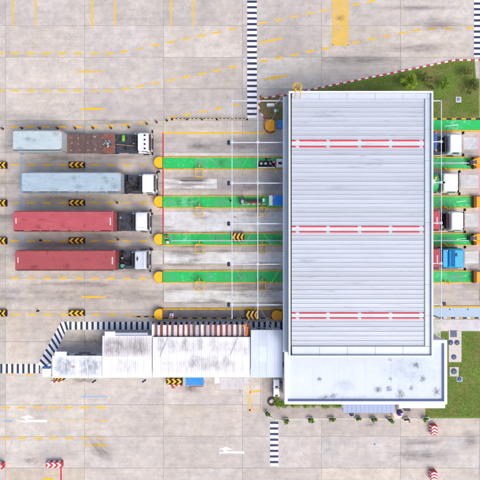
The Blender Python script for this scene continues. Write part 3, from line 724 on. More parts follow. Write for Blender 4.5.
# ------------------------------------------------------------------ lane islands
def dnose(r, h, flat, mt, mside, sgn=-1):
    """D-shaped crash nose: drum with a flat back"""
    m = MB(); pts = []
    th = math.acos(min(flat/r, .9)) if flat < r else R(50)
    for k in range(29):
        t = th+(2*math.pi-2*th)*k/28; pts.append((r*math.cos(t), r*math.sin(t)))
    if flat >= r: pts += [(flat, -r*.76), (flat, r*.76)]
    if sgn > 0: pts = [(-a, b_) for a, b_ in pts]
    inn = [(a*.93, b_*.93) for a, b_ in pts]
    m.prism(pts, 0, h-.04, 1); m.prism(inn, h-.04, h, 0); return m, pts
def nose(parent, x, y, r, h, flat, mt, sgn=-1, z=0):
    m, pts = dnose(r, h, flat, mt, None, sgn)
    o = m.build('crash_nose', [mt, mk('drum_side_shade', (176, 118, 10), .6, .15, 4)], parent, (x, y, z))  # sides coloured darker amber than the top, as their shaded rim
    rim = MB().prism([(a*1.05, b_*1.05) for a, b_ in pts], 0, .12); rim.build('shade_ring', mk('ring_shade', (92, 70, 38), .8, .2), o)  # dark brown ring added as painted shadow round the drum foot
    n = len(pts)
    for i in range(1, n-3, 3):                        # slanted black stripes round the side
        a, b_ = pts[i], pts[(i+1) % n]; k = 1.012
        c, d_ = pts[min(i+2, n-3)], pts[min(i+3, n-3)]
        MB().add([(a[0]*k, a[1]*k, .08), (b_[0]*k, b_[1]*k, .08), (d_[0]*k, d_[1]*k, h-.1), (c[0]*k, c[1]*k, h-.1)], [(0, 1, 2, 3)]) if 0 else None
        q = MB(); q.add([(a[0]*k, a[1]*k, .08), (b_[0]*k, b_[1]*k, .08), (d_[0]*k, d_[1]*k, h-.1), (c[0]*k, c[1]*k, h-.1)], [(0, 1, 2, 3)]); q.build('stripe', M_blk, o)
    return o
M_ply = mk('brown_board', (120, 72, 24), .8, .2, 4)
names = ['northernmost', 'second from north', 'third from north', 'southernmost green']
extra = ['with tyres by the canopy', 'with the blue booth by the canopy', 'with a long white rail', 'with a bare deck']
for i, py in enumerate(ISL):
    ya, yb = WY(py+6.4), WY(py-6.4); y0 = (ya+yb)/2; hw = (yb-ya)/2; x0, x1 = WX(163.2), WX(471.2)
    o = thing('lane_island', f'green lane island with yellow kerbs {extra[i]}', 'traffic island', (x0, y0, 0), 0, 'green lane islands')
    L = x1-x0
    nseg = 8
    for k in range(nseg):
        MB().box(k*L/nseg+.004, (k+1)*L/nseg-.004, -hw+.15, hw-.15, 0, .15).build('deck', M_grn, o)
    for s in (-1, 1):
        for k in range(16):
            a = k*L/16; MB().box(a+.006, a+L/16-.006, s*hw-(.146 if s > 0 else 0), s*hw+(.146 if s < 0 else 0), 0, .165, 0, .03).build('kerb_stone', M_yk, o)
    nose(o, -.36, 0, .73, 1.0, .36, M_drum)
    eb = MB().box(L, L+.36, -hw+.06, hw-.06, 0, .9, 0, .03).build('end_board', M_ply, o)
    MB().box(L+.364, L+1.3, -hw+.14, hw-.14, 0, .8, 0, .08).build('end_cushion', M_drumo, eb)
    # rails
    if i in (0, 2):
        xa = WX(172, 1.1)-x0 if i == 2 else WX(425, 1.1)-x0
        xb = WX(469, 1.1)-x0; yr_ = WY(240.6 if i == 2 else 163, 1.1)-y0
        rl = MB().cyl((xa, yr_, 1.1), (xb, yr_, 1.1), .055, n=8).build('rail', M_wsteel, o)
        k = xa+.3
        while k < xb: MB().cyl((k, yr_, .15), (k, yr_, 1.1), .035, n=6).build('post', M_wsteel, rl); k += 2.6
    for px, dy in ((437, 0), (469, 0)):
        pass
    rr = random.Random(i)
    for k in range(16):
        xx = rr.uniform(.6, 15) if k < 13 else rr.uniform(L-4.5, L-1); w_ = rr.uniform(.3, 1.3)
        MB().sheet([(-w_, -hw+.17), (w_, -hw+.17), (w_, hw-.17), (-w_, hw-.17)], 0).build('worn_patch', decal('green_worn', (120, 200, 156), .75, 1.6, (1.6, .5, 1), .40, .66, True) if k % 4 else decal('green_scuff', (84, 130, 96), .4, 2.2, (1, 1, 1), .42, .75, True), o, (xx, 0, .152+.0003*k))
    # faded scratches on the east deck
    MB().sheet([(L-1.9, -.05), (L-.7, .1), (L-.7, .16), (L-1.9, .02)], .154).build('mark', M_wht, o)
# east-only island along the lawn
o = thing('lane_island', 'green lane island edged by the north lawn east of the canopy', 'traffic island', (WX(400), WY(126), 0))
L = WX(492)-WX(400)
for k in range(4): MB().box(k*L/4+.004, (k+1)*L/4-.004, WY(130)-WY(126), WY(120.2)-WY(126), 0, .15).build('deck', M_grn, o)
for k in range(6): MB().box(k*L/6+.006, (k+1)*L/6-.006, WY(131.6)-WY(126)-.02, WY(130)-WY(126)-.004, 0, .165, 0, .03).build('kerb_stone', M_yk, o)
MB().sheet([(5.6, -.1), (7.3, .1), (7.3, .18), (5.6, -.04)], .154).build('mark', M_wht, o)
# bare concrete island, southernmost
x0, x1 = WX(163.2), WX(290); y0 = WY(313.6)
o5 = thing('lane_island', 'bare grey concrete lane island with one yellow kerb beside the striped crossing', 'traffic island', (x0, y0, 0))
L = x1-x0; M_oldc = concrete('island_concrete', False, (138, 132, 134), 1.0)
for k in range(5): MB().box(k*L/5+.004, (k+1)*L/5-.004, WY(317.4)-y0, WY(309.8)-y0-.01, 0, .13).build('deck', M_oldc, o5)
for k in range(8): MB().box(k*L/8+.006, (k+1)*L/8-.006, WY(309.8)-y0, WY(308)-y0, 0, .165, 0, .03).build('kerb_stone', M_yk, o5)
for k in range(26): MB().box(k*L/26+.006, (k+1)*L/26-.006, WY(318.6)-y0, WY(317.4)-y0-.01, 0, .15, 0, .02).build('kerb_stone', M_ky if k % 2 else M_kk, o5)
nose(o5, WX(160, .5)-x0, 0, .73, 1.0, .36, M_drum)
dn = thing('crash_drum', 'orange crash drum with black stripes on the bare island by the canopy', 'crash drum', (WX(276.5, .6), WY(315, .6), .13), 0, 'orange crash drums by the canopy')
nose(dn, 0, 0, .66, 1.0, .7, M_drumo)
dn = thing('crash_drum', 'orange crash drum with black stripes beside the rounded lawn end', 'crash drum', (WX(270.5, .6), WY(126, .6), 0), R(0), 'orange crash drums by the canopy')
nose(dn, 0, 0, .78, 1.1, .5, M_drumo)
b = MB().box(.82, 1.5, -.3, .7, 0, 1.0, 0, .03).build('cabinet', mk('cabinet_blue', (70, 128, 200), .5), dn)
# yellow pipe guards beside islands
def guard(px, py, label):
    x, y = W(px, py, .8)
    o = thing('pipe_guard', label, 'pipe guard', (x, y, 0), 0, 'yellow pipe guards along the islands')
    r = .065
    MB().tube([(-.46, .55, .8), (-.46, -.45, .8), (-.36, -.55, .8), (.36, -.55, .8), (.46, -.45, .8), (.46, .55, .8)], r, 8).build('hoop', mk('guard_yellow', (226, 176, 60), .6, .15, 5, dirt=.6, dcol=lin((170, 140, 90))), o)
    for s in (-1, 1): MB().cyl((s*.46, .5, 0), (s*.46, .5, .82), r, n=8).build('post', mk('guard_yellow', (226, 176, 60), .6, .15, 5, dirt=.6, dcol=lin((170, 140, 90))), o); MB().cyl((s*.36, -.55, 0), (s*.36, -.55, .8), r*.8, n=8).build('post', mk('guard_yellow', (226, 176, 60), .6, .15, 5, dirt=.6, dcol=lin((170, 140, 90))), o)
    MB().cyl((0, .55, .3), (0, .95, .75), .08, n=8).build('stub', mk('guard_yellow', (226, 176, 60), .6, .15, 5, dirt=.6, dcol=lin((170, 140, 90))), o); MB().cyl((-.46, .5, .8), (.46, .5, .8), r, n=8).build('cross_bar', mk('guard_yellow', (226, 176, 60), .6, .15, 5, dirt=.6, dcol=lin((170, 140, 90))), o)
wh = ['first', 'second', 'third', 'fourth']
for i, py in enumerate(ISL):
    guard(199, py+9.2, f'yellow pipe guard on the {wh[i]} green island, west one away from canopy')
    if i: guard(262, py+9.2, f'yellow pipe guard on the {wh[i]} green island, near the canopy')
for i, py in enumerate(ISL):
    x, y = W(447, py+7.0, .5); st = thing('pipe_stub', f'small yellow bent pipe stub behind the {wh[i]} lane cab on the east side', 'pipe', (x, y, 0), 0, 'yellow pipe stubs on the east kerbs')
    MB().tube([(-.3, .25, .15), (-.3, .25, .6), (.25, -.1, .6), (.4, .25, .6)], .08, 8).build('pipe', M_drum, st); MB().lathe([(.0, .19), (.16, .19), (.16, .16)], (-.3, .25, 0), 10).build('flange', M_drum, st)

# ------------------------------------------------------------------ island furniture
def tyre_mesh(r, wd, n=24):
    m = MB(); a = r*.58
    m.lathe([(a, -wd*.36), (a+r*.07, -wd*.5), (r*.93, -wd*.46), (r, -wd*.28), (r, wd*.28), (r*.93, wd*.46), (a+r*.07, wd*.5), (a, wd*.36)], n=n, close=True); return m
tm = tyre_mesh(.34, .22).mesh('tyre', M_tyre)
for k, px in enumerate((261.3, 265.7, 270.2)):
    x, y = W(px, 163.4, .4); o = thing('tyre', f'black tyre with pale centre on the first green island, {["left", "middle", "right"][k]} of three', 'tyre', (x, y, .20), 0, 'three tyres on the first island')
    put('tyre', tm, o, (0, 0, .12)); MB().lathe([(0, .1), (.15, .1), (.2, .04), (.2, 0)], n=16).build('hub_plate', M_cop if k < 2 else M_steel, o)
pl = thing('pallet_board', 'white and black board under the three tyres on the first island', 'board', (*W(266.5, 164.6), .15))
MB().box(-1.05, 1.1, -.5, .4, 0, .04).build('board', M_blk, pl)
for a in (-.48, .22): MB().box(-1.02, 1.07, a, a+.16, .042, .05).build('white_strip', M_wht, pl)
cb = thing('kiosk_cabinet', 'white roadside cabinet with red stripe at the canopy edge, first island', 'cabinet', (*W(281, 163, 1.2), .15))
MB().box(-.55, .6, -.5, .5, 0, 1.3, 0, .05).build('body', M_white, cb); MB().box(-.35, .1, -.2, .1, 1.302, 1.34).build('vent', M_dark, cb); MB().box(-.75, -.56, -.3, .3, 0, 1.0, 0, .03).build('panel', M_kr, cb)
# boom barrier on second island
bm = thing('boom_barrier', 'boom barrier with white arm lying along the second green island', 'boom barrier', (*W(242, 201.5), .15))
MB().box(-.3, .35, -.35, .4, 0, 1.05, 0, .05).build('housing', M_chas2, bm)
MB().box(-.1, .2, -.3, .1, 1.052, 1.1).build('lid', M_steel, bm)
ar = MB().box(.0, 2.9, -.46, -.34, .86, .98, 0, .02).build('arm', M_wsteel, bm)
for k in range(4): MB().box(.35+k*.65, .62+k*.65, -.463, -.337, .857, .983).build('red_stripe', M_red, ar)
MB().box(.5, 2.7, .0, .22, .1, .5, 0, .03).build('base_beam', M_dark, bm); MB().box(2.55, 2.85, -.1, .35, 0, .7, 0, .04).build('arm_rest', M_cop, bm); MB().box(.8, 2.2, -.2, -.05, .3, .5, 0, .02).build('counterweight', M_red, bm)
bo = thing('bollard_light', 'short dark bollard light on the second green island', 'bollard', (*W(230.7, 201.0), .15)); MB().lathe([(.1, 0), (.1, .7), (.12, .72), (.12, .8), (.0, .82)], n=12).build('post', M_blk, bo); MB().lathe([(.125, .5), (.125, .6)], n=12).build('band', M_drum, bo)
bth = thing('ticket_booth', 'ticket booth with bright blue roof and white end at the canopy edge', 'booth', (*W(276, 200.4, 2.6), .15))
MB().box(-.7, 1.6, -.52, .52, 0, 2.4).build('wall', M_white, bth)
MB().box(-.4, 1.7, -.62, .62, 2.4, 2.52, 0, .03).build('roof', M_blue, bth); MB().box(-.85, -.41, -.62, .62, 2.36, 2.5, 0, .03).build('roof_edge', M_cop, bth)
for s in (-1, 1): wn = MB().box(-.3, 1.2, s*.525-.01, s*.525+.01, 1.1, 2.1).build('window', M_glass, bth)
# small boxes and chevron panel on the third island
for k, (px, py) in enumerate(((167.4, 237), (168.4, 242.2))):
    x, y = W(px, py); o = thing('control_box', ['pink and grey control box at the third island tip, upper', 'pink and grey control box at the third island tip, lower'][k], 'control box', (x, y, .15))
    MB().box(-.2, .2, -.18, .18, 0, .8, 0, .04).build('body', mk('pinkish', (226, 150, 150), .6), o); MB().box(-.1, .14, -.1, .1, .8, .84).build('cap', M_dark if k == 0 else M_cop, o); MB().box(.2, .23, -.1, .1, .4, .7).build('panel', M_glass, o)
def chev_block(px, py, Lm, Wm, h, n, label, grp, z=0, dirn=-1, cm=M_drum, bm_=M_blk, rz=0, name='chevron_barrier', pitch=None):
    x, y = W(px, py, z+h); o = thing(name, label, 'barrier', (x, y, z), rz, grp)
    m = MB().box(-Lm/2, Lm/2, -Wm/2, Wm/2, 0, h, 0, .03); m.build('block', bm_, o)
    p = Lm/n; t = p*.5
    for k in range(n):
        c = MB(); x_ = -Lm/2+.03+k*p if dirn < 0 else Lm/2-.03-k*p
        chevron(c, x_, min(p*.55, Wm*.5), t, Wm/2-.03, 0, 0, dirn); 
        c2 = MB(); c2.add([(min(max(v[0], -Lm/2+.03), Lm/2-.03), v[1], v[2]) for v in c.v], c.f)
        c2.build('chevron', cm, o, (0, 0, h+.004))
    for s in (-1, 1):
        for k in range(n):
            xa = -Lm/2+k*p+.05; q = MB(); q.add([(xa, s*(Wm/2+.004), .05), (xa+t, s*(Wm/2+.004), .05), (xa+t+.1, s*(Wm/2+.004), h-.06), (xa+.1, s*(Wm/2+.004), h-.06)], [(0, 1, 2, 3)]); q.build('side_stripe', cm, o)
    return o
chev_block(238.2, 237.4, 1.5, 1.1, .7, 3, 'yellow and black chevron panel on the third green island', None, .15)
chev_block(251.8, 315.2, 1.5, 1.1, .7, 3, 'yellow and black chevron panel on the bare concrete island', None, .13)
rows = [(165, 'between the flatbed and pale blue container lanes'), (203, 'between pale blue and upper red container lanes'), (241, 'between the two red container lanes'), (313.5, 'south of the lower red container lane')]
for py, wh_ in rows:
    chev_block(76.4, py-.2, 1.95, .72, .55, 3, f'whole chevron barrier block mid yard {wh_}', 'chevron barrier blocks in the yard')
    chev_block(1.2, py, 1.15, .82, .6, 2, f'chevron barrier block at left photo edge {wh_}', 'chevron barrier blocks in the yard')
# delineator posts
M_post = mk('post_maroon', (120, 38, 36), .6, .2)
def delin(px, py, label, grp, m=M_post, r=.10, h=.6):
    x, y = W(px, py, .6); o = thing('delineator_post', label, 'delineator post', (x, y, 0), 0, grp)
    MB().lathe([(.0, .05), (.13, .05), (.15, 0)], n=14).build('base', M_blk, o)
    MB().lathe([(r, .05), (r*.85, h), (r*.5, h+.05), (0, h+.06)], n=12).build('post', m, o)
    MB().lathe([(r*1.0, .4), (r*.97, .47)], n=12).build('reflective_band', M_ky, o)
for k, (px, py) in enumerate(((1, 128), (20.4, 127.4), (38.4, 127.4), (56.2, 127.4), (74, 127.4), (92, 127.2), (110, 127.2), (128, 126.4), (146, 122.8), (156, 121.2))):
    delin(px, py, f'{ORD[k]} maroon delineator post from the left in the row above the flatbed truck', 'maroon delineator posts')
delin(166.3, 119.6, 'black delineator post at the west end of the striped chain', None, M_blk)
for (px, py, wh_) in ((116.3, 202.4, 'above the upper red container truck cab'), (117.2, 239.6, 'between the two red container truck cabs'), (39.4, 240.4, 'between the red containers near their rear ends'), (36.7, 311.4, 'on the dashed line south of the red containers')):
    delin(px, py, f'dark delineator post {wh_}', 'dark delineator posts on lane lines', M_blk if px < 100 else M_post)
for (px, py, wh_) in ((152.6, 214, 'in front of the upper red container truck'), (152.6, 249.5, 'in front of the lower red container truck'), (159.6, 172.2, 'in front of the pale blue container truck')):
    x, y = W(px, py); o = thing('sensor_post', f'short black sensor post {wh_}', 'sensor post', (x, y, 0), 0, 'sensor posts before the stop line')
    MB().lathe([(.09, 0), (.08, .8), (0, .82)], n=10).build('post', M_blk, o); MB().box(-.1, .1, -.14, .14, .8, 1.0, 0, .03).build('head', M_blk, o)
# striped chain on small posts
ch = thing('chain_barrier', 'yellow and black striped chain barrier between the crossing and the yard', 'chain barrier', (*W(172, 119.3), 0))
Lc = WX(247)-WX(172); ns = 38
for k in range(ns): MB().box(k*Lc/ns, (k+1)*Lc/ns-.01, -.05, .05, .42, .52, 0, .02).build('link', M_ky if k % 2 else M_kk, ch)
for k in range(6): x = k*Lc/5; MB().lathe([(.14, 0), (.14, .04), (.05, .06), (.05, .56), (0, .6)], (x, 0, 0), 10).build('post', M_blk, ch)
# cones and signs at the rounded lawn end
sg = thing('direction_sign', 'white sign on a slanted steel pole inside the rounded lawn end', 'sign', (*W(274, 109), .09))
MB().cyl((0, 0, 0), (0, 0, 2.6), .06, n=8).build('pole', M_steel, sg); MB().cyl((0, 0, 2.5), (1.1, 1.0, 4.2), .09, n=8).build('arm', M_steel, sg); MB().box(-1.0, -.1, -.14, .14, 1.9, 2.6, 0, .02).build('sign_board', M_cop, sg)
MB().box(.3, .62, -.5, -.15, .0, .5, 0, .05).build('base_box', mk('sign_green', (30, 170, 110), .5), sg); MB().box(.0, .29, -.5, -.1, 0, .45, 0, .04).build('base_weight', M_cop, sg)
def cone(px, py, label, grp=None):
    x, y = W(px, py); o = thing('traffic_cone', label, 'traffic cone', (x, y, 0), 0, grp)
    MB().box(-.2, .2, -.2, .2, 0, .04, 0, .03).build('base', M_orange, o); MB().lathe([(.16, .04), (.03, .7), (0, .71)], n=14).build('body', M_orange, o); MB().lathe([(.115, .28), (.083, .45)], n=14).build('band', M_kw, o)
cone(279.6, 95.6, 'orange traffic cone where the red kerb meets the canopy'); cone(173.6, 387.2, 'orange traffic cone below the yellow barrier beside the office')
dl = thing('fire_point', 'yellow and dark hydrant post outside the rounded lawn end', 'hydrant', (*W(262, 97.6), 0)); MB().lathe([(.12, 0), (.12, .5), (.16, .52), (.1, .7), (0, .75)], n=12).build('post', M_drum, dl); MB().box(-.25, -.08, -.1, .1, .2, .6, 0, .02).build('cabinet', M_dark, dl)
# hydraulic units at the east ends
for i, (px, py) in enumerate(((471.5, 162.8), (471.5, 238.6))):
    x, y = W(px, py, .7); o = thing('barrier_motor', f'navy and orange boom barrier motor at the east end of the {["first", "third"][i]} island', 'barrier motor', (x, y, .15))
    MB().box(-.35, .1, -.3, .35, 0, .95, 0, .06).build('housing', M_dark, o); MB().cyl((.1, -.15, .7), (1.1, -.45, .75), .12, n=8).build('arm', M_drumo, o); MB().cyl((.05, .25, .7), (.9, .6, .75), .1, n=8).build('arm', M_drumo, o); MB().box(.1, .6, -.05, .2, .4, .8, 0, .04).build('motor', mk('motor_blue', (30, 80, 160), .5), o)

# ------------------------------------------------------------------ trucks and containers
ZT = 1.36; CH = 2.59
wheel_t = tyre_mesh(.52, .30, 22).mesh('tyre', M_tyre)
def wheel(parent, x, y, dual=False):
    s = 1 if y > 0 else -1
    o = put('wheel', None, parent, (x, y, .52)); o.empty_display_size = .2
    t = put('tyre', wheel_t, o); t.rotation_euler = (R(90), 0, 0)
    if dual: t = put('tyre', wheel_t, o, (0, -s*.32, 0)); t.rotation_euler = (R(90), 0, 0)
    rm = MB().lathe([(.0, s*.06), (.1, s*.08), (.12, s*.02), (.22, 0.0), (.31, s*.1)], n=16, axis='Y'); rm.build('rim', M_steel, o)
def cab(parent, x, L, mats, style, zr=2.95):
    """L: cab length; x: back of cab"""
    body, roof = mats
    hw = 1.22
    o = MB().loft([(.55, x+.1, x+L-.03, hw-.03, .12), (1.0, x, x+L, hw, .14), (1.75, x, x+L-.01, hw, .16), (1.95, x, x+L-.05, hw-.01, .18), (zr-.22, x+.02, x+L-.22, hw-.10, .2), (zr-.07, x+.06, x+L-.29, hw-.15, .22), (zr, x+.16, x+L-.42, hw-.27, .2)]).build('cab', body, parent)
    z0, z1 = 1.93, zr-.26; xa, xb = x+L-.045+.012, x+L-.198+.012
    g_ = MB(); g_.add([(xa, -1.06, z0), (xa, 1.06, z0), (xb, .96, z1), (xb, -.96, z1)], [(0, 1, 2, 3)]); g_.build('windscreen', M_glass, o)
    MB().cyl((xa-.02, -.05, z0+.06), (xb+.08, .5, z0+.52), .015, n=5).build('wiper', M_blk, o)
    for s in (-1, 1):
        q = MB(); ya, yb = s*(hw+.004), s*(hw-.085)
        q.add([(x+L*.30, ya, z0), (x+L-.28, ya, z0), (x+L-.48, yb, z1), (x+L*.32, yb, z1)], [(0, 1, 2, 3) if s < 0 else (3, 2, 1, 0)]); q.build('side_window', M_glass, o)
        d_ = MB().box(x+L*.26, x+L-.16, s*(hw+.002)-.006, s*(hw+.002)+.006, .8, 1.88).build('door', body, o)
        MB().box(x+L*.30, x+L*.30+.16, s*(hw+.02)-.012, s*(hw+.02)+.012, 1.62, 1.66).build('handle', M_blk, d_)
        m = MB(); m.tube([(x+L-.16, s*1.12, 2.55), (x+L+.16, s*1.36, 2.5), (x+L+.16, s*1.36, 1.9)], .022, 6); m.box(x+L+.09, x+L+.23, s*1.36-.17, s*1.36+.17, 1.85, 2.4, 0, .03); m.build('mirror', M_blk, o)
        MB().box(x+L-.03, x+L+.02, s*.88-.17, s*.88+.17, .82, 1.0, 0, .01).build('headlight', M_cop, o)
        MB().box(x+L*.25, x+L*.7, s*(hw+.0)-.1, s*(hw+.0)+.1, .4, .5).build('step', M_blk, o)
    MB().box(x+L-.18, x+L+.06, -1.2, 1.2, .45, .8, 0, .06).build('bumper', M_chas2 if style != 'bumper' else M_dark, o)
    MB().box(x+L-.01, x+L+.015, -.7, .7, 1.05, 1.7).build('grille', M_blk, o)
    if style == 'lights':
        for k in range(4): MB().box(x+L-.78, x+L-.56, -.84+k*.54-.1, -.84+k*.54+.1, zr-.0, zr+.05, 0, .02).build('roof_lamp', M_blk, o)
        MB().box(x+.1, x+.3, -.9, .9, zr, zr+.06, 0, .02).build('roof_bar', M_cop, o)
        MB().box(x+.05, x+L-.5, -1.3, -1.18, 2.2, 2.4, 0, .03).build('side_fairing', M_cop, o)
    if style == 'visor':
        v = MB(); v.add([(x+L-.42, -1.06, zr-.03), (x+L-.42, 1.06, zr-.03), (x+L-.12, 1.1, zr-.17), (x+L-.12, -1.1, zr-.17)], [(0, 1, 2, 3), (3, 2, 1, 0)]); v.build('sun_visor', M_chas2, o)
        for k in range(5): MB().box(x+L-.22, x+L-.10, -.8+k*.4-.05, -.8+k*.4+.05, zr-.15, zr-.06, 0, .02).build('marker_lamp', M_red if k % 2 else M_orange, o)
    if style == 'hatch':
        MB().box(x+.35, x+.42, -.18, .5, zr+.0, zr+.03).build('roof_rail', M_blk, o); MB().box(x+.28, x+.5, .02, .3, zr, zr+.06, 0, .02).build('roof_vent', M_chas2, o)
        MB().box(x+L-.62, x+L-.56, -1.0, 1.0, zr-.03, zr+.04, 0, .01).build('roof_seam', M_steel, o)
    if style == 'plain':
        MB().box(x+.25, x+.9, -.55, .55, zr, zr+.035, 0, .03).build('roof_hatch', roof, o)
        for s in (-1, 1): MB().box(x+.12, x+L-.55, s*.78-.015, s*.78+.015, zr-.01, zr+.02).build('gutter_bead', M_steel, o)
    if style == 'bumper':
        MB().box(x+L+.07, x+L+.25, -1.15, 1.15, 1.0, 1.9, 0, .05).build('bull_bar', M_dark, o)
        for s in (-.75, 0, .6): MB().box(x+L-.35, x+L-.2, s-.08, s+.08, zr-.22, zr-.1, 0, .02).build('marker_lamp', M_orange, o)
    if style == 'sleeper':
        MB().loft([(1.0, x-.75, x-.12, 1.18, .1), (2.7, x-.75, x-.12, 1.12, .14), (2.86, x-.68, x-.16, 1.0, .14)]).build('sleeper', body, o)
        v = MB(); v.add([(x+.2, -1.0, zr+.0), (x+.2, 1.0, zr), (x+.65, 1.0, zr+.25), (x+.65, -1.0, zr+.25)], [(0, 1, 2, 3), (3, 2, 1, 0)]); v.build('wind_deflector', body, o)
        for s in (-1, 1): MB().box(x+.5, x+1.0, s*.45-.22, s*.45+.22, zr, zr+.03, 0, .02).build('roof_hatch', M_chas2, o) if s > 0 else None; MB().box(x-.7, x+L*.8, s*1.27-.05, s*1.27+.05, .6, 1.2, 0, .03).build('side_skirt', M_blk, o)
    return o
def truck(label, xr, y, Lc, xcab, Lcab, mats, style, trailer='skeleton', tanks=(), seed=0, grp='container trucks queueing at the gate'):
    """xr: world x of trailer rear; xcab: world x of the cab's back"""
    rd = random.Random(seed)
    o = thing('container_truck', label, 'truck', (xr, y, 0), 0, grp)
    xc = xcab-xr
    t = put('trailer', None, o)
    f = MB()
    for s in (-.48, .48): f.box(.1, Lc+.1, s-.08, s+.08, .92, 1.3)
    for k in range(9): f.box(.2+k*(Lc-.4)/8-.06, .2+k*(Lc-.4)/8+.06, -1.15, 1.15, 1.0, 1.12)
    for xx in (.15, Lc-.15, Lc*.5): f.box(xx-.15, xx+.15, -1.2, 1.2, 1.12, ZT-.01)
    f.build('frame', M_chas if trailer == 'skeleton' else mk('rust_brown', (116, 84, 76), .8, .3, 2), t)
    MB().box(-.12, .1, -1.2, 1.2, .45, .6).build('rear_bumper', M_kr, t)
    for s in (-1, 1): MB().box(-.1, .06, s*.9-.2, s*.9+.2, .8, .98, 0, .02).build('tail_lamp', M_red, t)
    for k in range(3):
        for s in (-1, 1): wheel(t, 1.5+k*1.32, s*.98, True)
        MB().cyl((1.5+k*1.32, -1.0, .52), (1.5+k*1.32, 1.0, .52), .08, n=8).build('axle', M_chas, t)
    for s in (-1, 1): MB().box(Lc-2.9, Lc-2.7, s*.85-.09, s*.85+.09, .12, 1.1).build('landing_leg', M_chas, t)
    # tractor
    q = put('tractor', None, o)
    f = MB(); xe = xc-.1
    for s in (-.42, .42): f.box(Lc-2.2, xc+Lcab-.2, s-.06, s+.06, .72, 1.0)
    for xx in (Lc-2.0, Lc+.15, xc-.4): f.box(xx-.08, xx+.08, -.42, .42, .74, .94)
    f.build('chassis', M_chas, q)
    MB().lathe([(.0, 1.2), (.5, 1.2), (.55, 1.1), (.55, 1.0)], (Lc-.9, 0, 0), 20).build('fifth_wheel', M_blk, q)
    for xx in (Lc-1.6, Lc-.25):
        for s in (-1, 1):
            wheel(q, xx, s*.98, True)
            m = MB(); pts = [(xx+.66*math.cos(R(a)), .52+.66*math.sin(R(a))) for a in (20, 45, 70, 90, 110, 135, 160)]
            for (xa, za), (xb, zb) in zip(pts[:-1], pts[1:]): m.add([(xa, s*.5, za), (xa, s*1.2, za), (xb, s*1.2, zb), (xb, s*.5, zb)], [(0, 1, 2, 3), (3, 2, 1, 0)])
            m.build('mudguard', M_chas2, q)
    for s in (-1, 1): wheel(q, xc+Lcab*.62, s*1.02)
    gap = xe-Lc
    if gap > .6:
        for s in (-1, 1):
            MB().cyl((xe-min(1.3, gap*.75), s*.86, .8), (xe-.1, s*.86, .8), .31, n=16).build('fuel_tank' if s < 0 else 'air_tank', M_chas2 if s < 0 else M_steel, q)
        MB().box(Lc+.15, xe-.1, -.36, .36, 1.0, 1.05).build('catwalk', M_chas2, q)
        MB().box(xe-.28, xe-.06, -.95, .95, 1.0, 2.3, 0, .03).build('headboard', M_chas, q)
        if style in ('lights', 'plain'):
            MB().box(Lc+.1, xe-.3, -1.16, 1.14, 1.22, 1.30, 0, .02).build('deck_plate', M_chas2, q)
        if style not in ('lights', 'plain'): MB().box(Lc+.12, xe-.3, -1.12, .2, .86, .96).build('deck_plate', M_chas, q); MB().box(Lc+.4, xe-.3, .3, 1.1, .9, 1.2, 0, .05).build('battery_box', M_chas2, q)
        for k in range(16):
            a = rd.uniform(Lc+.1, xe-.35); b_ = rd.uniform(-.85, .85); w_ = rd.uniform(.12, .34); h_ = rd.uniform(.12, .4)
            MB().box(a, a+w_, b_-w_*.6, b_+w_*.6, 1.0, 1.3+h_*.4, 0, .04).build('chassis_box', rd.choice([M_chas, M_chas2, M_blk, M_steel if rd.random() < .3 else M_chas]), q)
        for c in range(3):
            p0 = Vector((xe-.05, -.3+c*.3, 1.9)); p1 = Vector((Lc+.02, -.25+c*.22, 1.25)); pts = []
            for k in range(9):
                u = k/8; p = p0.lerp(p1, u); p.z -= .45*math.sin(math.pi*u); p.y += .18*math.sin(3*math.pi*u); pts.append(tuple(p))
            MB().tube(pts, .025, 6).build('air_hose', (mk('hose_red', (110, 36, 34), .5), M_blk, mk('hose_ochre', (120, 96, 40), .5))[c] if style != 'hatch' else M_blk, q)
        for (nm, m, xx, yy) in tanks:
            if nm == 'gas_cylinder':
                z = MB(); z.lathe([(0, -.42), (.12, -.4), (.2, -.3), (.2, .3), (.12, .4), (0, .42)], (Lc+xx, yy, 1.62), 16, 'Y'); g_ = z.build(nm, m, q); MB().torus((Lc+xx, yy-.05, 1.62), .205, .05, 16, 6, 'Y').build('band', M_orange, g_)
            else: MB().box(Lc+xx, Lc+xx+.4, yy-.22, yy+.22, 1.05, 1.5, 0, .05).build(nm, m, q)
        MB().cyl((xe-.12, .95, 1.0), (xe-.12, .95, 3.0), .07, n=10).build('exhaust', M_steel, q)
    cab(o, xc, Lcab, mats, style)
    return o
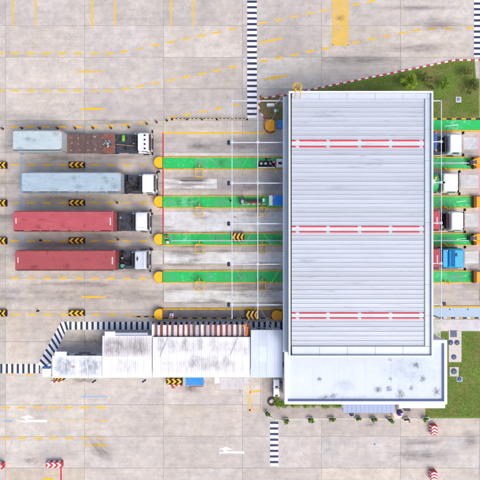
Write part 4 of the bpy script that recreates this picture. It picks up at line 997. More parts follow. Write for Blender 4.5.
def container(label, xr, y, L, col, zb=ZT, grp='shipping containers on the queueing trucks', marks=True, h=CH, dirtcol=(120, 90, 84), name=None, fade=.5):
    o = thing('shipping_container', label, 'container', (xr, y, zb), 0, grp)
    nm = 'container_'+('%02x%02x%02x' % col)
    M = mk(nm, col, .55, .10, .9, dirt=fade, dcol=lin(dirtcol), stretch=(.6, 1.6, 1), rv=.04, bump=.05, bs=8)
    Md = mk(nm+'_trim', tuple(int(c*.86) for c in col), .6, .15, 3, dirt=.5, dcol=lin((96, 66, 52)))
    hw = 1.219
    # corrugated roof: transverse ribs
    m = MB(); p = .21; n = int((L-.5)/p); x = .25; v = []
    prof = []
    for k in range(n):
        a = .25+k*(L-.5)/n; q = (L-.5)/n
        prof += [(a, 0), (a+q*.28, 0), (a+q*.38, -.016), (a+q*.9, -.016)]
    prof += [(L-.25, 0)]
    v = [(px_, -hw+.1, h-.012+z) for px_, z in prof]+[(px_, hw-.1, h-.012+z) for px_, z in prof]; k = len(prof)
    m.add(v, [(i, i+1, k+i+1, k+i) for i in range(k-1)])
    m.box(0, .25, -hw+.1, hw-.1, h-.06, h-.008); m.box(L-.25, L, -hw+.1, hw-.1, h-.06, h-.008)
    m.build('roof', M, o)
    for s in (-1, 1):
        m = MB(); n2 = int(L/.27); prof = []
        for j in range(n2):
            a = .16+j*(L-.32)/n2; q = (L-.32)/n2; prof += [(a, 0), (a+q*.3, 0), (a+q*.45, -.036), (a+q*.85, -.036)]
        prof += [(L-.16, 0)]; k = len(prof)
        v = [(a, s*(hw-.01+dd), .15) for a, dd in prof]+[(a, s*(hw-.01+dd), h-.1) for a, dd in prof]
        m.add(v, [(i, i+1, k+i+1, k+i) if s < 0 else (i+1, i, k+i, k+i+1) for i in range(k-1)]); m.build('side_wall', M, o)
        MB().box(.17, L-.17, s*hw-.05, s*hw+.002, h-.11, h-.002, 0, .015).build('top_rail', Md, o); MB().box(.17, L-.17, s*hw-.06, s*hw+.002, 0, .15).build('bottom_rail', Md, o)
        d_ = MB().box(-.002, .05, .02 if s > 0 else -hw+.16, hw-.16 if s > 0 else -.02, .16, h-.12).build('door', M, o)
        for yy in (.3, .85): MB().cyl((-.03, s*yy, .2), (-.03, s*yy, h-.16), .02, n=6).build('lock_rod', M_steel, d_)
    if not marks:
        for s in (-1, 1): MB().box(L-.2, L+.012, s*1.05-.1, s*1.05+.13, h-.03, h+.006, 0, .01).build('orange_edge_mark', mk('edge_orange', (206, 128, 70), .7, .3, 5), o)
    MB().box(L-.06, L-.01, -hw+.15, hw-.15, .12, h-.06).build('front_wall', M, o)
    cst = MB().box(-.085, .085, -.08, .08, 0, .118, 0, .015).mesh('corner_casting', mk('casting', tuple(int(c*.62) for c in col) if col[0] > 150 and col[1] < 120 else (120, 116, 116), .7, .2))
    for xx in (.088, L-.088):
        for s in (-1, 1):
            for zz in (0, h-.114): put('corner_casting', cst, o, (xx, s*(hw-.074), zz))
            MB().box(xx-.08, xx+.08, s*(hw-.08)-.076, s*(hw-.08)+.076, .12, h-.116).build('corner_post', Md, o)
    rd = random.Random(label)
    for k in range(int(L*1.2)):                        # dents' dirt, rust specks and rain marks on the roof
        a_, b_ = rd.uniform(.04, .22), rd.uniform(.04, .3); xx = rd.uniform(.5, L-.5); yy = rd.uniform(-1.0, 1.0)
        if rd.random() < .4: a_, b_ = a_*4, b_*2.2
        MB().sheet([(-a_, -b_), (a_, -b_), (a_, b_), (-a_, b_)], 0).build('stain', decal(nm+'_speck', tuple(int(c*.85) for c in col), .45, 4, (1, 1, 1), .40, .8), o, (xx, yy, h+.0005*k/20))
    if marks:
        M_m = mk('stencil_white', (232, 226, 226), .6, .1)
        for k in range(6): MB().box(L-.42, L-.27, -.46+k*.15, -.36+k*.15, h-.006, h+.002).build('mark', M_m, o)
        for k in range(4): MB().box(.28, .4, -.3+k*.17, -.17+k*.17, h-.006, h+.002).build('mark', M_m, o)
    return o
M_cw = mk('cab_white', (224, 226, 234), .3, .03, 2, dirt=.15, dcol=lin((196, 196, 200)))
M_cg = mk('cab_silver', (206, 212, 220), .3, .05, 2, metal=.2)
M_cb = mk('cab_blue', (52, 168, 226), .3, .1, 2, dirt=.3, dcol=lin((36, 120, 180)))
ZTOP = ZT+CH
def cxy(x0, x1, yc): return WX(x0, ZTOP), WX(x1, ZTOP), WY(yc, ZTOP)
gas = [('gas_cylinder', mk('cylinder_green', (90, 196, 50), .4), 1.05, .62)]
# row 1: short container at the rear of a flatbed
xa, xb, y = cxy(13, 61.6, 140.3)
Lf = WX(115.3, ZT)-xa
t1 = truck('flatbed truck with rusty brown deck, white cab and green gas cylinder', xa, y, Lf, WX(137.3, 2.9), WX(150.8, 2.4)-WX(137.3, 2.9), (M_cw, M_cw), 'lights', 'flat', gas, 1)
M_deck = mk('deck_rust', (104, 84, 80), .85, .25, 1.5, .3, dirt=.7, dcol=lin((78, 62, 60)))
tr = [c for c in t1.children if c.name.startswith('trailer')][0]
npl = 16
for k in range(npl):
    MB().box(k*Lf/npl+.006, (k+1)*Lf/npl-.006, -1.22, 1.22, ZT-.1, ZT-.012, 0, .008).build('deck_plate', M_deck if k < npl-2 else mk('deck_redrust', (128, 82, 70), .85, .25, 2, .3), tr)
for k in range(5):
    for r_, yy in enumerate((-.78, 0, .78)):
        xx = Lf*.53+k*1.03+random.uniform(-.16, .16); w_, h_ = random.uniform(.1, .24), random.uniform(.05, .14); yy += random.uniform(-.1, .1)
        tn = mk('plate_tan%d' % ((k+r_) % 3), [(150, 128, 112), (128, 104, 96), (166, 146, 128)][(k+r_) % 3], .85, .35, 4, dirt=.85, dcol=lin((100, 78, 68)))
        if (k*3+r_) % 4 == 1: MB().lathe([(0, .03), (h_*1.3, .03), (h_*1.5, -.01)], (xx, yy, ZT-.005), 10).build('lashing_plate', tn, tr)
        else: MB().prism([(xx-w_, yy-h_*.6), (xx+w_*.7, yy-h_), (xx+w_, yy+h_*.3), (xx-w_*.4, yy+h_)], ZT-.02, ZT+.015).build('lashing_plate', tn, tr)
rg = MB()
for k in range(22):
    a = random.uniform(0, 6.28); r = random.uniform(0, .42); rg.box(Lf-.95+r*math.cos(a)-.1, Lf-.95+r*math.cos(a)+.1, r*math.sin(a)-.08, r*math.sin(a)+.08, ZT, ZT+.1+random.random()*.2, random.randrange(4), .03)
tk = thing('tool_heap', 'small heap of teal and grey lashing gear on the rusty flatbed', 'lashing gear', (xa, y, 0))
rg.build('gear', [M_chas2, mk('teal', (60, 130, 130), .6), M_steel, M_wsteel], tk)
pole = MB().cyl((Lf+.1, -.1, 1.5), (xb-xa+WX(137, 2)-xa-(xb-xa)-.3, -.35, 1.7), .05, n=6).build('lashing_bar', mk('wood_tan', (170, 130, 100), .8), t1)
container('short pale blue container at the rear of the rusty flatbed', xa, y, xb-xa, (184, 198, 200), grp=None, marks=False, dirtcol=(150, 176, 200), fade=.5)
# row 2: long pale blue
xa, xb, y = cxy(21.8, 120.6, 182.2)
truck('truck with white cab under the long pale blue container', xa, y, xb-xa, WX(141.6, 2.9), WX(155.6, 2.4)-WX(141.6, 2.9), (M_cw, M_cw), 'plain2', 'skeleton', (), 2)
container('long pale blue shipping container on the second truck', xa, y, xb-xa, (166, 184, 194), dirtcol=(132, 150, 166), fade=.6, marks=False)
# row 3: red
xa, xb, y = cxy(13.2, 113.2, 221)
truck('truck with plain white cab and dark deck plate under the upper red container', xa, y, xb-xa, WX(135, 2.9), WX(149.2, 2.4)-WX(135, 2.9), (M_cw, M_cw), 'plain', 'skeleton', (), 3)
container('bright red shipping container on the third truck, upper of the two reds', xa, y, xb-xa, (180, 78, 86), dirtcol=(194, 116, 118), fade=.6)
# row 4: darker red
xa, xb, y = cxy(15.2, 115.2, 260.3)
truck('truck with silver grey cab and teal box under the lower red container', xa, y, xb-xa, WX(134.2, 2.9), WX(148.6, 2.4)-WX(134.2, 2.9), (M_cg, M_cg), 'hatch', 'skeleton', [('tool_box', mk('teal_box', (60, 160, 140), .5), .15, -.75)], 4)
container('darker brick red shipping container on the fourth truck, lower of the two reds', xa, y, xb-xa, (162, 72, 76), dirtcol=(140, 70, 72), fade=.6)
# east side: trucks leaving under the canopy
GE = 'trucks leaving the gate on the east side'
def east(py, x_end, cab0, cab1, mats, style, label, clabel, col, seed, **kw):
    xb = WX(x_end, ZTOP); y = WY(py, ZTOP); L = 12.19
    truck(label, xb-L, y, L, WX(cab0, 2.9), WX(cab1, 2.4)-WX(cab0, 2.9), mats, style, 'skeleton', (), seed, GE)
    if col: container(clabel, xb-L, y, L, col, grp='containers under the canopy edge', **kw)
    return xb, y
xb1, y1_ = east(141.6, 437, 449.6, 462.6, (M_cw, M_cw), 'lights2', 'white cab truck in the top lane leaving the canopy', 'deep blue container end under the canopy edge in the top lane', (44, 96, 170), 11, marks=False)
xb, y = east(181.4, 437.6, 443.2, 458.8, (mk('cab_cream', (238, 236, 228), .35, .04, 2, dirt=.2, dcol=lin((200, 190, 176))),)*2, 'bumper', 'cream white cab truck with dark bull bar in the second east lane', '', None, 12)
tk = thing('tank_container', 'round ended green tank behind the cream white cab in the second lane', 'tank', (xb+.45, y, ZT))
M_tank = mk('tank_green', (28, 166, 92), .4, .12, 2)
MB().lathe([(0, -7), (.9, -6.8), (1.2, -6.4), (1.2, -.5), (1.1, -.22), (.7, -.05), (0, 0)], (0, 0, 1.32), 28, 'X').build('shell', M_tank, tk)
for xx in (-6.2, -.8): MB().box(xx-.2, xx+.2, -1.15, 1.15, 0, .5).build('saddle', M_chas, tk)
MB().box(-2.2, -.7, -.25, .25, 2.5, 2.56).build('walkway', M_wsteel, tk); MB().lathe([(0, 2.66), (.22, 2.66), (.25, 2.5)], (-3, 0, 0), 14).build('manway', M_steel, tk)
MB().box(-.75, -.5, .2, .6, 2.3, 2.52, 0, .03).build('valve_box', M_drum, tk)
east(220.4, 440, 451, 464.2, (M_cw, M_cw), 'visor', 'white cab truck with marker lamps in the third east lane', 'faded red container end under the canopy edge in the third lane', (190, 70, 80), 13)
east(258.6, 440.2, 449.0, 464.4, (M_cb, M_cb), 'sleeper', 'sky blue cab truck in the fourth lane leaving the canopy', 'brick red container end under the canopy edge in the fourth lane', (178, 60, 74), 14)

# ------------------------------------------------------------------ gate office: row of white roofed cabins
M_rw = mk('sheet_white', (234, 233, 236), .6, .04, .6, dirt=.6, dcol=lin((218, 214, 213)), stretch=(1.8, .3, 1), dlo=.55, dhi=.9, rv=.06)
M_rs = mk('sheet_white_streaky', (222, 218, 220), .6, .08, 1.2, dirt=.8, dcol=lin((164, 154, 154)), stretch=(3.2, .22, 1), dlo=.52, dhi=.78)
M_ra = mk('sheet_white_mottled', (226, 228, 232), .6, .05, 1.3, dirt=.6, dcol=lin((176, 184, 192)), stretch=(1.4, .7, 1), dlo=.52, dhi=.72)
M_rb2 = mk('sheet_paleblue', (206, 216, 230), .5, .05, .8, dirt=.4, dcol=lin((180, 192, 210)), stretch=(1.6, .4, 1))
M_owall = mk('cabin_wall', (212, 216, 222), .7, .08, 1.5, dirt=.5, dcol=lin((150, 156, 164)))
def cabin(label, px0, px1, py0, py1, z, strips_, mats, npan, walls=True, win=2):
    x0, x1 = WX(px0, z), WX(px1, z); y0, y1 = WY(py1, z), WY(py0, z)
    o = thing('office_cabin', label, 'building', ((x0+x1)/2, (y0+y1)/2, 0)); ox, oy = o.location.x, o.location.y
    a0, a1, b0, b1 = x0-ox, x1-ox, y0-oy, y1-oy
    wl = MB().box(a0+.12, a1-.12, b0+.15, b1-.15, 0, z-.12).build('wall', M_owall, o)
    for idx, (m, (u0, u1), (h0, h1)) in enumerate(strips_):
        ya, yb = b0+(b1-b0)*u0, b0+(b1-b0)*u1
        for k in range(npan):
            xa, xb_ = a0+(a1-a0)*k/npan, a0+(a1-a0)*(k+1)/npan
            q = MB(); nr = 4; prof = []; wd = (xb_-xa)-.012
            for j in range(nr): u = xa+.006+wd*j/nr; e = wd/nr; prof += [(u, 0), (u+e*.2, .018), (u+e*.35, .018), (u+e*.55, 0)]
            prof.append((xa+.006+wd, 0)); kk = len(prof)
            v = [(p_, ya+.004, h0+dz+z) for p_, dz in prof]+[(p_, yb-.004, h1+dz+z) for p_, dz in prof]
            v2 = [(p_[0], p_[1], p_[2]-.06) for p_ in v]
            q.add(v, [(i, i+1, kk+i+1, kk+i) for i in range(kk-1)]); q.add(v+v2, [(i+1, i, 2*kk+i, 2*kk+i+1) for i in range(kk-1)]+[(kk+i, kk+i+1, 3*kk+i+1, 3*kk+i) for i in range(kk-1)]+[(0, kk, 3*kk, 2*kk), (2*kk-1, kk-1, 3*kk-1, 4*kk-1)])
            q.build('roof_sheet', m, o)
    for k in range(win):
        xa = a0+.6+k*(a1-a0-1.2)/max(win, 1); w_ = min(1.3, (a1-a0-1.2)/max(win, 1)*.7)
        wn = MB().box(xa, xa+w_, b1-.155, b1-.11, 1.0, 2.1).build('window', M_cop, o); MB().box(xa+.07, xa+w_-.07, b1-.115, b1-.1, 1.07, 2.03).build('pane', M_glass, wn)
    return o, ox, oy
A_, aox, aoy = cabin('lowest westmost white mottled cabin with an orange tinged spot on its roof', 52.4, 103, 355.6, 378, 2.9, [(M_ra, (0, 1), (.0, .12))], None, 7, win=3)
B_, box_, boy = cabin('wider white cabin with a streaky dirty upper roof strip', 102.4, 152, 335.6, 377.6, 3.1, [(M_rw, (0, .5), (.0, .12)), (M_rs, (.5, 1), (.13, .02))], None, 6, win=3)
Cb, cox, coy = cabin('longest white cabin with black mould streaks on its roof', 152.6, 250.4, 337, 377.4, 3.1, [(M_rw, (0, .5), (.02, .14)), (M_rw, (.5, 1), (.15, .03))], None, 12, win=5)
D_, dox, doy = cabin('pale blue grey roofed cabin joining the row to the canopy', 250.8, 282.6, 330, 377.6, 3.5, [(M_rb2, (0, .33), (.0, .05)), (M_rb2, (.33, .66), (.06, .10)), (M_rb2, (.66, 1), (.11, .06))], None, 4, win=1)
def rstain(root, ox, oy, px, py, wpx, hpx, z, m=M_streak):
    x, y = W(px, py, z); a, b_ = wpx*.122/2, hpx*.122/2
    MB().sheet([(-a, -b_), (a, -b_), (a, b_), (-a, b_)], 0).build('streak_stain', m, root, (x-ox, y-oy, z))
for (px, py, a, b_) in ((161, 344, 5, 14), (172, 345, 4.5, 15), (185, 344, 4.5, 12), (200.5, 344, 4.5, 12), (213.5, 343, 3, 12), (196, 362.5, 9, 14), (205.5, 363.5, 6.5, 15), (213.5, 363, 8, 14), (226, 361, 6, 12), (246, 352, 3, 8)):
    rstain(Cb, cox, coy, px, py, a*1.7, b_*1.35, 3.34)
for (px, py, a, b_) in ((141, 347, 5, 17), (128, 347, 46, 20), (113, 347, 20, 20), (140, 346, 20, 18), (106, 345, 4, 14)): rstain(B_, box_, boy, px, py, a*1.1, b_*1.05, 3.29, M_streak if a < 10 else M_strk2)
for (px, py, a, b_) in ((127, 367, 46, 18), (180, 347, 50, 18), (225, 347, 48, 18), (180, 367, 54, 18), (228, 367, 44, 18)): rstain(Cb if px > 152 else B_, cox if px > 152 else box_, coy if px > 152 else boy, px, py, a, b_, 3.31, decal('roof_dust', (206, 200, 198), .6, 2.2, (2.0, .4, 1), .4, .66, True))
rstain(A_, aox, aoy, 73.6, 367, 5, 8, 3.06, decal('rust_spot', (226, 150, 120), .6, 3)); rstain(A_, aox, aoy, 65, 366.5, 25, 22, 3.06, decal('grey_mottle', (160, 168, 176), .8, 3.5, (1.6, .6, 1), .40, .62, True)); rstain(A_, aox, aoy, 90, 366.5, 25, 22, 3.06, MATS['grey_mottle'])
for (u, v_) in (((168, 338.5), (160, 357)), ((238, 338), (230, 356))):
    p0 = W(*u, 3.36); p1 = W(*v_, 3.36); MB().cyl((p0[0]-cox, p0[1]-coy, 3.31), (p1[0]-cox, p1[1]-coy, 3.33), .03, n=6).build('cable', M_steel, Cb)
# roof extras: raised tabs and lamps
for (root, ox, oy, px0, px1, py0, py1, z) in ((A_, aox, aoy, 55, 67, 351.4, 356.6, 2.9), (B_, box_, boy, 105, 115.4, 331.3, 337, 3.1)):
    xa, yb = W(px0, py0, z); xb, ya = W(px1, py1, z); MB().box(xa-ox, xb-ox, ya-oy, yb-oy, z+.135, z+.19, 0, .02).build('porch_roof', M_rw, root)
    for xx in (xa+.1, xb-.1): MB().cyl((xx-ox, yb-oy-.08, 0), (xx-ox, yb-oy-.08, z+.13), .03, n=6).build('porch_post', M_steel, root)
for (root, ox, oy, px, py, z, an) in ((A_, aox, aoy, 94, 381.3, 2.6, 35), (B_, box_, boy, 144, 381, 2.8, 35)):
    x, y = W(px, py, z); l_ = MB().box(-.28, .28, -.1, .1, -.1, .08, 0, .04).build('floodlight', M_dark, root, (x-ox, y-oy, z), R(an)); MB().box(-.03, .03, 0, .5, -.04, 0).build('bracket', M_steel, l_)
x, y = W(84, 354.8, 2.9); MB().box(x-aox-.7, x-aox+.7, y-aoy-.0, y-aoy+.28, 2.5, 2.75, 0, .03).build('sign_light', M_dark, A_)
x, y = W(128, 335.2, 3.1); MB().box(x-box_-1.6, x-box_+2.4, y-boy-.0, y-boy+.3, 2.9, 3.08, 0, .02).build('gutter', M_fascia, B_)
# small blue and white canopy at the west tip
wc = thing('entry_canopy', 'small white canopy with blue edge at the west tip of the cabins', 'canopy', (*W(46.8, 371.8, 2.6), 0))
MB().box(-.58, .5, -.62, .38, 2.5, 2.58, 0, .03).build('roof', mk('canopy_white', (232, 240, 248), .5, .08, 2, dirt=.6, dcol=lin((150, 196, 230))), wc); MB().box(-.58, .5, .39, .66, 2.45, 2.56, 0, .03).build('blue_edge', mk('edge_blue', (30, 92, 170), .5), wc)
for a in (-.5, .42):
    for b_ in (-.54, .54): MB().cyl((a, b_, 0), (a, b_, 2.5), .035, n=6).build('post', M_dark, wc)
# striped rusty walkway canopy north of the long cabin
wkz = 2.7
wk = thing('walkway_canopy', 'walkway canopy of alternating white and rust red roof strips', 'canopy', (WX(152, wkz), WY(336.6, wkz), 0))
Lw = WX(249.5, wkz)-WX(152, wkz); Wd = WY(324, wkz)-WY(336.4, wkz); ns = 18
M_rust = mk('rust_sheet', (140, 76, 58), .85, .35, 2.5, .2, dirt=.9, dcol=lin((84, 56, 54)), stretch=(2, .6, 1)); M_wsh = mk('dull_white_sheet', (216, 214, 222), .6, .1, 2, dirt=.9, dcol=lin((164, 140, 136)), stretch=(2, .5, 1))
M_rust2 = mk('rust_sheet_dull', (112, 84, 78), .85, .35, 2.5, .2, dirt=.9, dcol=lin((150, 92, 70)), stretch=(2, .6, 1)); M_wsh2 = mk('lilac_sheet', (186, 184, 196), .6, .15, 2, dirt=.8, dcol=lin((150, 116, 104)), stretch=(2, .5, 1))
a = 0.0; rr = random.Random(3)
for k in range(ns):
    wd = Lw/ns; u = wd*rr.uniform(.48, .66)
    MB().box(a+.004, a+u, rr.uniform(0, .05), Wd-rr.uniform(0, .1), wkz-.02, wkz+.05, 0, .015).build('white_strip', rr.choice([M_wsh, M_wsh, M_wsh2]), wk); MB().box(a+u+.004, a+wd-.004, .03, Wd+rr.uniform(-.08, .16), wkz-.04, wkz+.015, 0, .01).build('rust_strip', rr.choice([M_rust, M_rust, M_rust2]), wk)
    a += wd
for yy in (.15, Wd-.15):
    MB().box(0, Lw, yy-.05, yy+.05, wkz-.14, wkz-.042).build('purlin', M_rust, wk)
for k in range(6): MB().cyl((.2+k*(Lw-.4)/5, Wd-.15, 0), (.2+k*(Lw-.4)/5, Wd-.15, wkz-.14), .05, n=8).build('post', M_wsteel, wk)
x, y = W(171.4, 315.8, 1); sb = thing('sign_box', 'small red and white striped box on the bare island tip', 'sign', (x, y, .13)); MB().box(-.22, .22, -.25, .25, 0, .9, 0, .03).build('body', M_cop, sb); MB().box(-.16, .16, -.2, .02, .902, .93).build('red_panel', M_red, sb); MB().box(-.1, .1, .08, .2, .902, .92).build('dark_panel', M_dark, sb)
sg = thing('gate_sign', 'upright red and white board at the west end of the striped walkway canopy', 'sign', (*W(153.6, 330, 2), 0)); MB().box(-.1, .1, -.8, .8, .4, 2.9, 0, .02).build('board', M_cop, sg); MB().box(-.104, .104, .1, .6, 1.2, 2.4).build('red_panel', M_red, sg); MB().box(-.06, .06, -.1, .1, 0, .4).build('post', M_dark, sg); MB().box(-.105, .105, -.6, -.2, .8, 2.0).build('blue_panel', mk('panel_blue', (60, 84, 150), .5), sg)
oc = thing('kiosk_post', 'orange leaning signal post at the east end of the striped walkway canopy', 'signal post', (*W(246.5, 331, 2.8), 0)); MB().cyl((0, 0, 0), (0, 0, 2.5), .07, n=8).build('post', M_steel, oc); MB().cyl((0, -.5, 2.9), (.1, .55, 2.95), .14, n=8).build('lamp', M_orange, oc); MB().cyl((-.45, .75, 2.9), (.1, .4, 2.95), .1, n=8).build('arm', M_drumo, oc); MB().cyl((0, 0, 2.4), (0.05, 0, 2.92), .06, n=8).build('neck', M_steel, oc)
# blue tarpaulin awning and grey lean-to on the south side
tp = thing('blue_awning', 'bright blue tarpaulin awning on the south wall of the long cabin', 'awning', (*W(185.6, 386, 2.4), 0))
wdt = WX(203.6, 2.4)-WX(185.6, 2.4); q = MB(); nx, ny = 10, 5
v = []
for j in range(ny+1):
    for i in range(nx+1): v.append((wdt*i/nx, 1.15*j/ny, 2.2+.35*j/ny-.05*math.sin(math.pi*i/nx)*math.sin(math.pi*j/ny)+.012*math.sin(i*2.1+j)))
f = [(j*(nx+1)+i, j*(nx+1)+i+1, (j+1)*(nx+1)+i+1, (j+1)*(nx+1)+i) for j in range(ny) for i in range(nx)]
q.add(v, f, 0, True); q.build('sheet', M_blue, tp)
for a in (.06, wdt-.06): MB().cyl((a, .06, 0), (a, .06, 2.2), .03, n=6).build('post', M_steel, tp)
MB().cyl((0, .03, 2.19), (wdt, .03, 2.19), .03, n=6).build('front_bar', M_steel, tp)
tb = thing('bench', 'low brown bench in the shade under the blue awning', 'bench', (*W(196, 384.5), 0)); MB().box(-.7, .9, -.2, .2, .4, .46, 0, .02).build('seat', mk('bench_brown', (150, 96, 84), .7), tb)
for a in (-.6, .8): MB().box(a-.04, a+.04, -.18, .18, 0, .4).build('leg', M_dark, tb)
M_lean = mk('lean_grey', (206, 202, 202), .8, .1, 2, .2, dirt=.5, dcol=lin((176, 170, 168)))
ln = thing('lean_to', 'grey sheet roofed lean-to on the south wall of the long cabin', 'lean-to', (*W(231, 383, 2.3), 0))
for (px0, px1, py0, py1, z, m) in ((214.4, 219.8, 377.6, 383.4, 2.6, M_rw), (220, 243.2, 377.6, 389.6, 2.4, M_lean), (243.4, 248.8, 377.6, 383.6, 2.5, M_lean)):
    xa, yb = W(px0, py0, z); xb, ya = W(px1, py1, z); n = max(1, round((xb-xa)/.95))
    for k in range(n):
        a = xa-ln.location.x+(xb-xa)*k/n; MB().box(a+.006, a+(xb-xa)/n-.006, ya-ln.location.y, yb-ln.location.y, z-.06, z, 0, .015).build('roof_sheet', m, ln)
        for j in range(3): MB().box(a+.1+j*.3, a+.14+j*.3, ya-ln.location.y+.01, yb-ln.location.y-.01, z+.002, z+.016).build('rib', m, ln) if (xb-xa) > 1 else None
    for xx in (xa+.08, xb-.08): MB().cyl((xx-ln.location.x, ya-ln.location.y+.08, 0), (xx-ln.location.x, ya-ln.location.y+.08, z-.06), .035, n=6).build('post', M_steel, ln)
# striped road barriers by the office
def rbar(px, py, n, label, cm, bm_, rz=0, h=.8, Lm=2.0, Wm=.62, dirn=1):
    return chev_block(px, py, Lm, Wm, h, n, label, 'striped road barriers', 0, dirn, cm, bm_, rz, 'road_barrier')
rbar(174.2, 381.6, 3, 'black and yellow chevron road barrier left of the blue awning', M_drum, M_blk, 0, .8, 2.0, .72)
fb = thing('striped_plank', 'red and white striped plank below the black and yellow barrier', 'barrier plank', (*W(175.6, 385), 0))
for k in range(6): MB().box(-.9+k*.3, -.9+k*.3+.29, -.1, .1, 0, .25, 0, .02).build('block', M_kw if k % 2 == 0 else M_kr, fb)
rbar(58.5, 378.4, 3, 'black and yellow road barrier below the westmost white cabin', M_drumo, M_blk, 0, .7, 1.3, .5)
fb = thing('striped_plank', 'small red and white plank below the westmost cabin barrier', 'barrier plank', (*W(57.5, 381.6), 0))
for k in range(5): MB().box(-.75+k*.28, -.75+k*.28+.27, -.09, .09, 0, .2, 0, .02).build('block', (M_kw, M_kr, M_kw, M_orange, M_kw)[k], fb)
rbar(53.8, 465.3, 3, 'red and white chevron road barrier at the bottom left corner', M_kw, M_kr, 0, .8, 2.0, .7)
rbar(-3, 466.5, 2, 'red and white chevron road barrier cut by the left frame edge', M_kw, M_kr, 0, .8, 1.4, .7)
rbar(434.6, 430.4, 3, 'red and white chevron road barrier standing upright below the lawn corner', M_kw, M_kr, R(90), .9, 1.2, .78)
rbar(434.2, 476.2, 3, 'red and white chevron road barrier at the bottom right edge', M_kw, M_kr, R(90), .9, 1.1, .78)
# ------------------------------------------------------------------ sidewalk things
for k, (py, wh_) in enumerate(((383.6, 'upper'), (392.3, 'lower'))):
    x, y = W(276.4, py, 1); o = thing('air_conditioner', f'white air conditioner unit west of the low block, {wh_} of two', 'air conditioner', (x, y, .1), 0, 'air conditioners by the low block')
    MB().box(-.38, .38, -.52, .52, .1, 1.0, 0, .04).build('casing', M_white, o); MB().torus((-.38, 0, .55), .34, .02, 18, 6, 'X').build('fan_guard', M_blk, o); MB().lathe([(0, 0), (.32, 0)], (-.385, 0, .55), 16, 'X').build('fan', M_dark, o)
    MB().box(-.15, .2, -.48, -.28, 1.0, 1.05, 0, .02).build('cover', M_chas2, o)
    for s in (-.4, .4): MB().box(-.3, .3, s-.04, s+.04, 0, .1).build('foot', M_dark, o)
x, y = W(279.3, 385.6, .5); pp = thing('pipe_riser', 'dark insulated pipe with red valve between air conditioners and wall', 'pipe', (x, y, .1)); MB().tube([(0, -.8, .3), (0, .5, .3), (.2, .6, 1.4)], .06, 8).build('pipe', M_blk, pp); MB().torus((0, -.3, .45), .1, .03, 12, 6).build('valve', M_red, pp)
ty = thing('tyre', 'large worn truck tyre lying flat on the sidewalk corner', 'tyre', (*W(271.8, 401.2), .1), R(20)); put('tyre', tyre_mesh(.54, .3, 26).mesh('tyre', mk('old_tyre', (70, 66, 66), .9, .25, 5, dirt=.7, dcol=lin((130, 120, 114)))), ty, (0, 0, .15)); MB().lathe([(0, .06), (.3, .06)], n=16).build('fill', M_padc, ty)
# leaves
M_lf = [mk('leaf_a', (96, 142, 22), .6, .25, 5), mk('leaf_b', (62, 104, 22), .6, .25, 5), mk('leaf_c', (150, 168, 26), .6, .25, 5), mk('leaf_d', (48, 78, 28), .6, .25, 5)]
M_ol = [mk('olive_a', (104, 112, 48), .7, .25, 5), mk('olive_b', (80, 94, 38), .7, .25, 5), mk('olive_c', (132, 128, 66), .7, .25, 5), mk('olive_d', (58, 70, 30), .7, .25, 5)]
M_bark = mk('bark', (96, 78, 60), .9, .3, 6)
def leaves(centres, n, size, seed, mats, name, parent):
    rd = np.random.default_rng(seed); vs_ = []; fs = []; mi = []
    cs = np.array(centres)
    for k in range(n):
        c = cs[rd.integers(len(cs))]; dv = rd.normal(size=3); dv /= np.linalg.norm(dv); rr = c[3]*rd.random()**.45
        p = c[:3]+dv*rr*np.array([1, 1, .8]); s = size*rd.uniform(.6, 1.3)
        a = rd.normal(size=3)+dv*.6+np.array([0, 0, .7]); a /= np.linalg.norm(a); t = np.cross(a, rd.normal(size=3)); t /= np.linalg.norm(t); b_ = np.cross(a, t)
        o = len(vs_); vs_ += [tuple(p-t*s), tuple(p+b_*s*.45), tuple(p+t*s), tuple(p-b_*s*.45)]; fs.append((o, o+1, o+2, o+3)); mi.append(int(rd.choice(4, p=[.38, .3, .17, .15])))
    me = bpy.data.meshes.new(name); me.from_pydata(vs_, [], fs)
    for m in mats: me.materials.append(m)
    me.polygons.foreach_set('material_index', mi); me.update(); return put(name, me, parent)
def tree(px, py, zc, rad, h, n, label, mats, seed, size=.09, grp='young trees on the north lawn'):
    rd = random.Random(seed); x, y = W(px, py, zc)
    o = thing('young_tree', label, 'tree', (x, y, .09), 0, grp)
    cs = []
    tk = MB(); top = h*.62
    tk.cyl((0, 0, -.05), (.04, .02, top), .06, .035, 8)
    for k in range(9):
        a = rd.uniform(0, 6.28); r = rad*rd.uniform(.35, .85); z = rd.uniform(.5, 1.0)*h
        e = (r*math.cos(a), r*math.sin(a), z); tk.cyl((.03, .02, rd.uniform(.3, .6)*h), e, .025, .01, 5); cs.append((*e, rad*rd.uniform(.28, .48)))
    tk.build('trunk', M_bark, o); leaves(cs, n, size, seed, mats, 'crown', o)
tree(407.5, 83, 1.8, 1.15, 2.3, 2600, 'bright yellow green young tree north of the canopy roof', [M_lf[2], M_lf[0], M_lf[2], M_lf[1]], 1)
tree(443.8, 83.4, 1.4, .62, 1.7, 900, 'small bright green tree in the middle of the north lawn', [M_lf[0], M_lf[2], M_lf[0], M_lf[1]], 2)
tree(470.5, 86, 1.2, .95, 1.6, 1100, 'olive green sparse tree at the east end of the north lawn', M_ol, 3)
tree(426.5, 80, 1.2, .8, 1.6, 700, 'thin olive tree between the two brighter trees', M_ol, 4)
tree(467, 71, 1.0, .9, 1.4, 700, 'dull brownish sparse tree near the red kerb corner', [M_ol[2], M_ol[0], M_ol[2], M_ol[1]], 5)
tree(432, 85.5, .8, .55, 1.1, 500, 'low olive sapling beside the thin olive tree', M_ol, 6)
hd = thing('hedge', 'clipped yellow green hedge along the low block south wall', 'hedge', (*W(309, 404.6, .8), .1))
cs = []
Lh = WX(341, .8)-WX(279, .8)
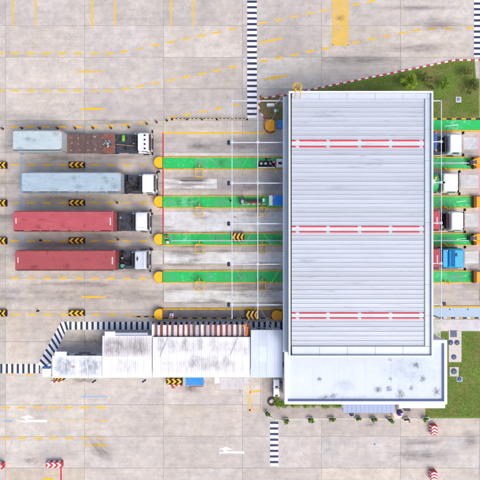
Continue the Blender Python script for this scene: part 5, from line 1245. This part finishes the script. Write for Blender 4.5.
for k in range(40): cs.append((-Lh/2+Lh*k/39, random.uniform(-.25, .22), .5+random.uniform(-.05, .2), random.uniform(.28, .42)))
for k in range(6): cs.append((-Lh/2+random.uniform(-.3, .5), random.uniform(0, .7), .5, .3))
leaves(cs, 6500, .075, 9, [M_lf[0], M_lf[2], M_lf[2], M_lf[1]], 'foliage', hd)
st = MB()
for k in range(24): st.cyl((-Lh/2+Lh*k/23, 0, 0), (-Lh/2+Lh*k/23+.08, .04, .5), .02, n=5)
st.build('stems', M_bark, hd)
def planter(px, py, an, label, seed, dry=False):
    x, y = W(px, py, .4); o = thing('planter', label, 'planter', (x, y, .1), R(an), 'potted plants along the kerb')
    MB().loft([(0, -.3, .3, .15, .05), (.38, -.4, .4, .2, .06)], seg=3, smooth=False).build('pot', M_white, o); MB().box(-.34, .34, -.15, .15, .382, .4).build('soil', mk('soil', (66, 56, 48), .95), o)
    rd = random.Random(seed); cs = [(rd.uniform(-.3, .35), rd.uniform(-.28, .12), .6+rd.uniform(-.05, .12), rd.uniform(.14, .24)) for _ in range(6)]
    leaves(cs, 190 if not dry else 60, .09, seed, M_lf if not dry else [M_ol[2], M_kr, M_ol[1], M_ol[3]], 'plant', o)
pls = [(268.2, 413.4, -48), (286.2, 420.2, 0), (310.6, 419, -6), (331.8, 418.8, -8), (358.6, 418.8, 0), (373.6, 419.2, 4), (390, 419.4, -10), (406.4, 419.4, 6), (426, 418.8, 5)]
wher = ['on the rounded sidewalk corner', 'just above the small crossing', 'below the hedge middle', 'below the hedge east end', 'below the slate awning west part', 'below the slate awning middle', 'just left of the beige shrine', 'just right of the beige shrine', 'at the lawn corner by the red barrier']
for k, (px, py, an) in enumerate(pls): planter(px, py, an, f'white potted plant {wher[k]}', 20+k, k == 7)
o = thing('water_tank', 'white round topped bin with dark lid below the slate awning', 'bin', (*W(351.4, 413.6, .6), .1)); MB().lathe([(.0, 0), (.34, 0), (.38, .62), (.33, .66), (.33, .6)], n=18).build('body', M_white, o); MB().lathe([(0, .66), (.28, .64), (.33, .6)], (0, .05, 0), 16).build('lid', M_dark, o)
# small shrine
sh = thing('shrine', 'small shrine with blue and red house on a beige round plinth', 'shrine', (*W(398, 413.6, .8), .1))
M_bei = mk('beige_stone', (222, 204, 186), .7, .08, 3)
MB().lathe([(0, 0), (.76, 0), (.76, .25), (.68, .3), (.68, .55), (.62, .6), (0, .6)], n=22).build('plinth', M_bei, sh)
MB().lathe([(.16, .6), (.12, .8), (.12, 1.3), (.2, 1.4), (.42, 1.45), (.42, 1.5), (0, 1.5)], (0, .35, 0), 14).build('pedestal', mk('shrine_brown', (112, 84, 66), .7), sh)
hs = MB().box(-.2, .2, .2, .52, 1.5, 1.8).build('house', M_kr, sh)
q = MB(); q.add([(-.3, .1, 1.78), (.3, .1, 1.78), (.3, .62, 1.78), (-.3, .62, 1.78), (-.12, .36, 2.15), (.12, .36, 2.15)], [(0, 1, 5, 4), (1, 2, 5), (2, 3, 4, 5), (3, 0, 4), (0, 3, 2, 1)]); rf = q.build('roof', mk('shrine_blue', (56, 66, 170), .45), sh); MB().box(-.02, .3, .3, .42, 2.0, 2.16, 0, .02).build('roof_ornament', M_cop, rf)
MB().torus((0, .3, 1.5), .34, .05, 18, 6).build('garland', mk('garland_brown', (130, 90, 70), .8), sh)
sc = thing('bench', 'small dark grey bench right of the beige shrine', 'bench', (*W(407, 409.6, .4), .1), R(-6)); MB().box(-.4, .4, -.16, .16, .36, .42, 0, .02).build('seat', M_chas2, sc)
for a in (-.32, .32): MB().box(a-.03, a+.03, -.14, .14, 0, .36).build('leg', M_steel, sc)
lt = thing('litter', 'tiny bright blue scrap lying on the yard concrete', 'litter', (*W(374.6, 444.4), .012)); MB().prism([(-.1, -.08), (.09, -.1), (.12, .05), (0, .11), (-.1, .06)], 0, .03).build('scrap', M_blue, lt)
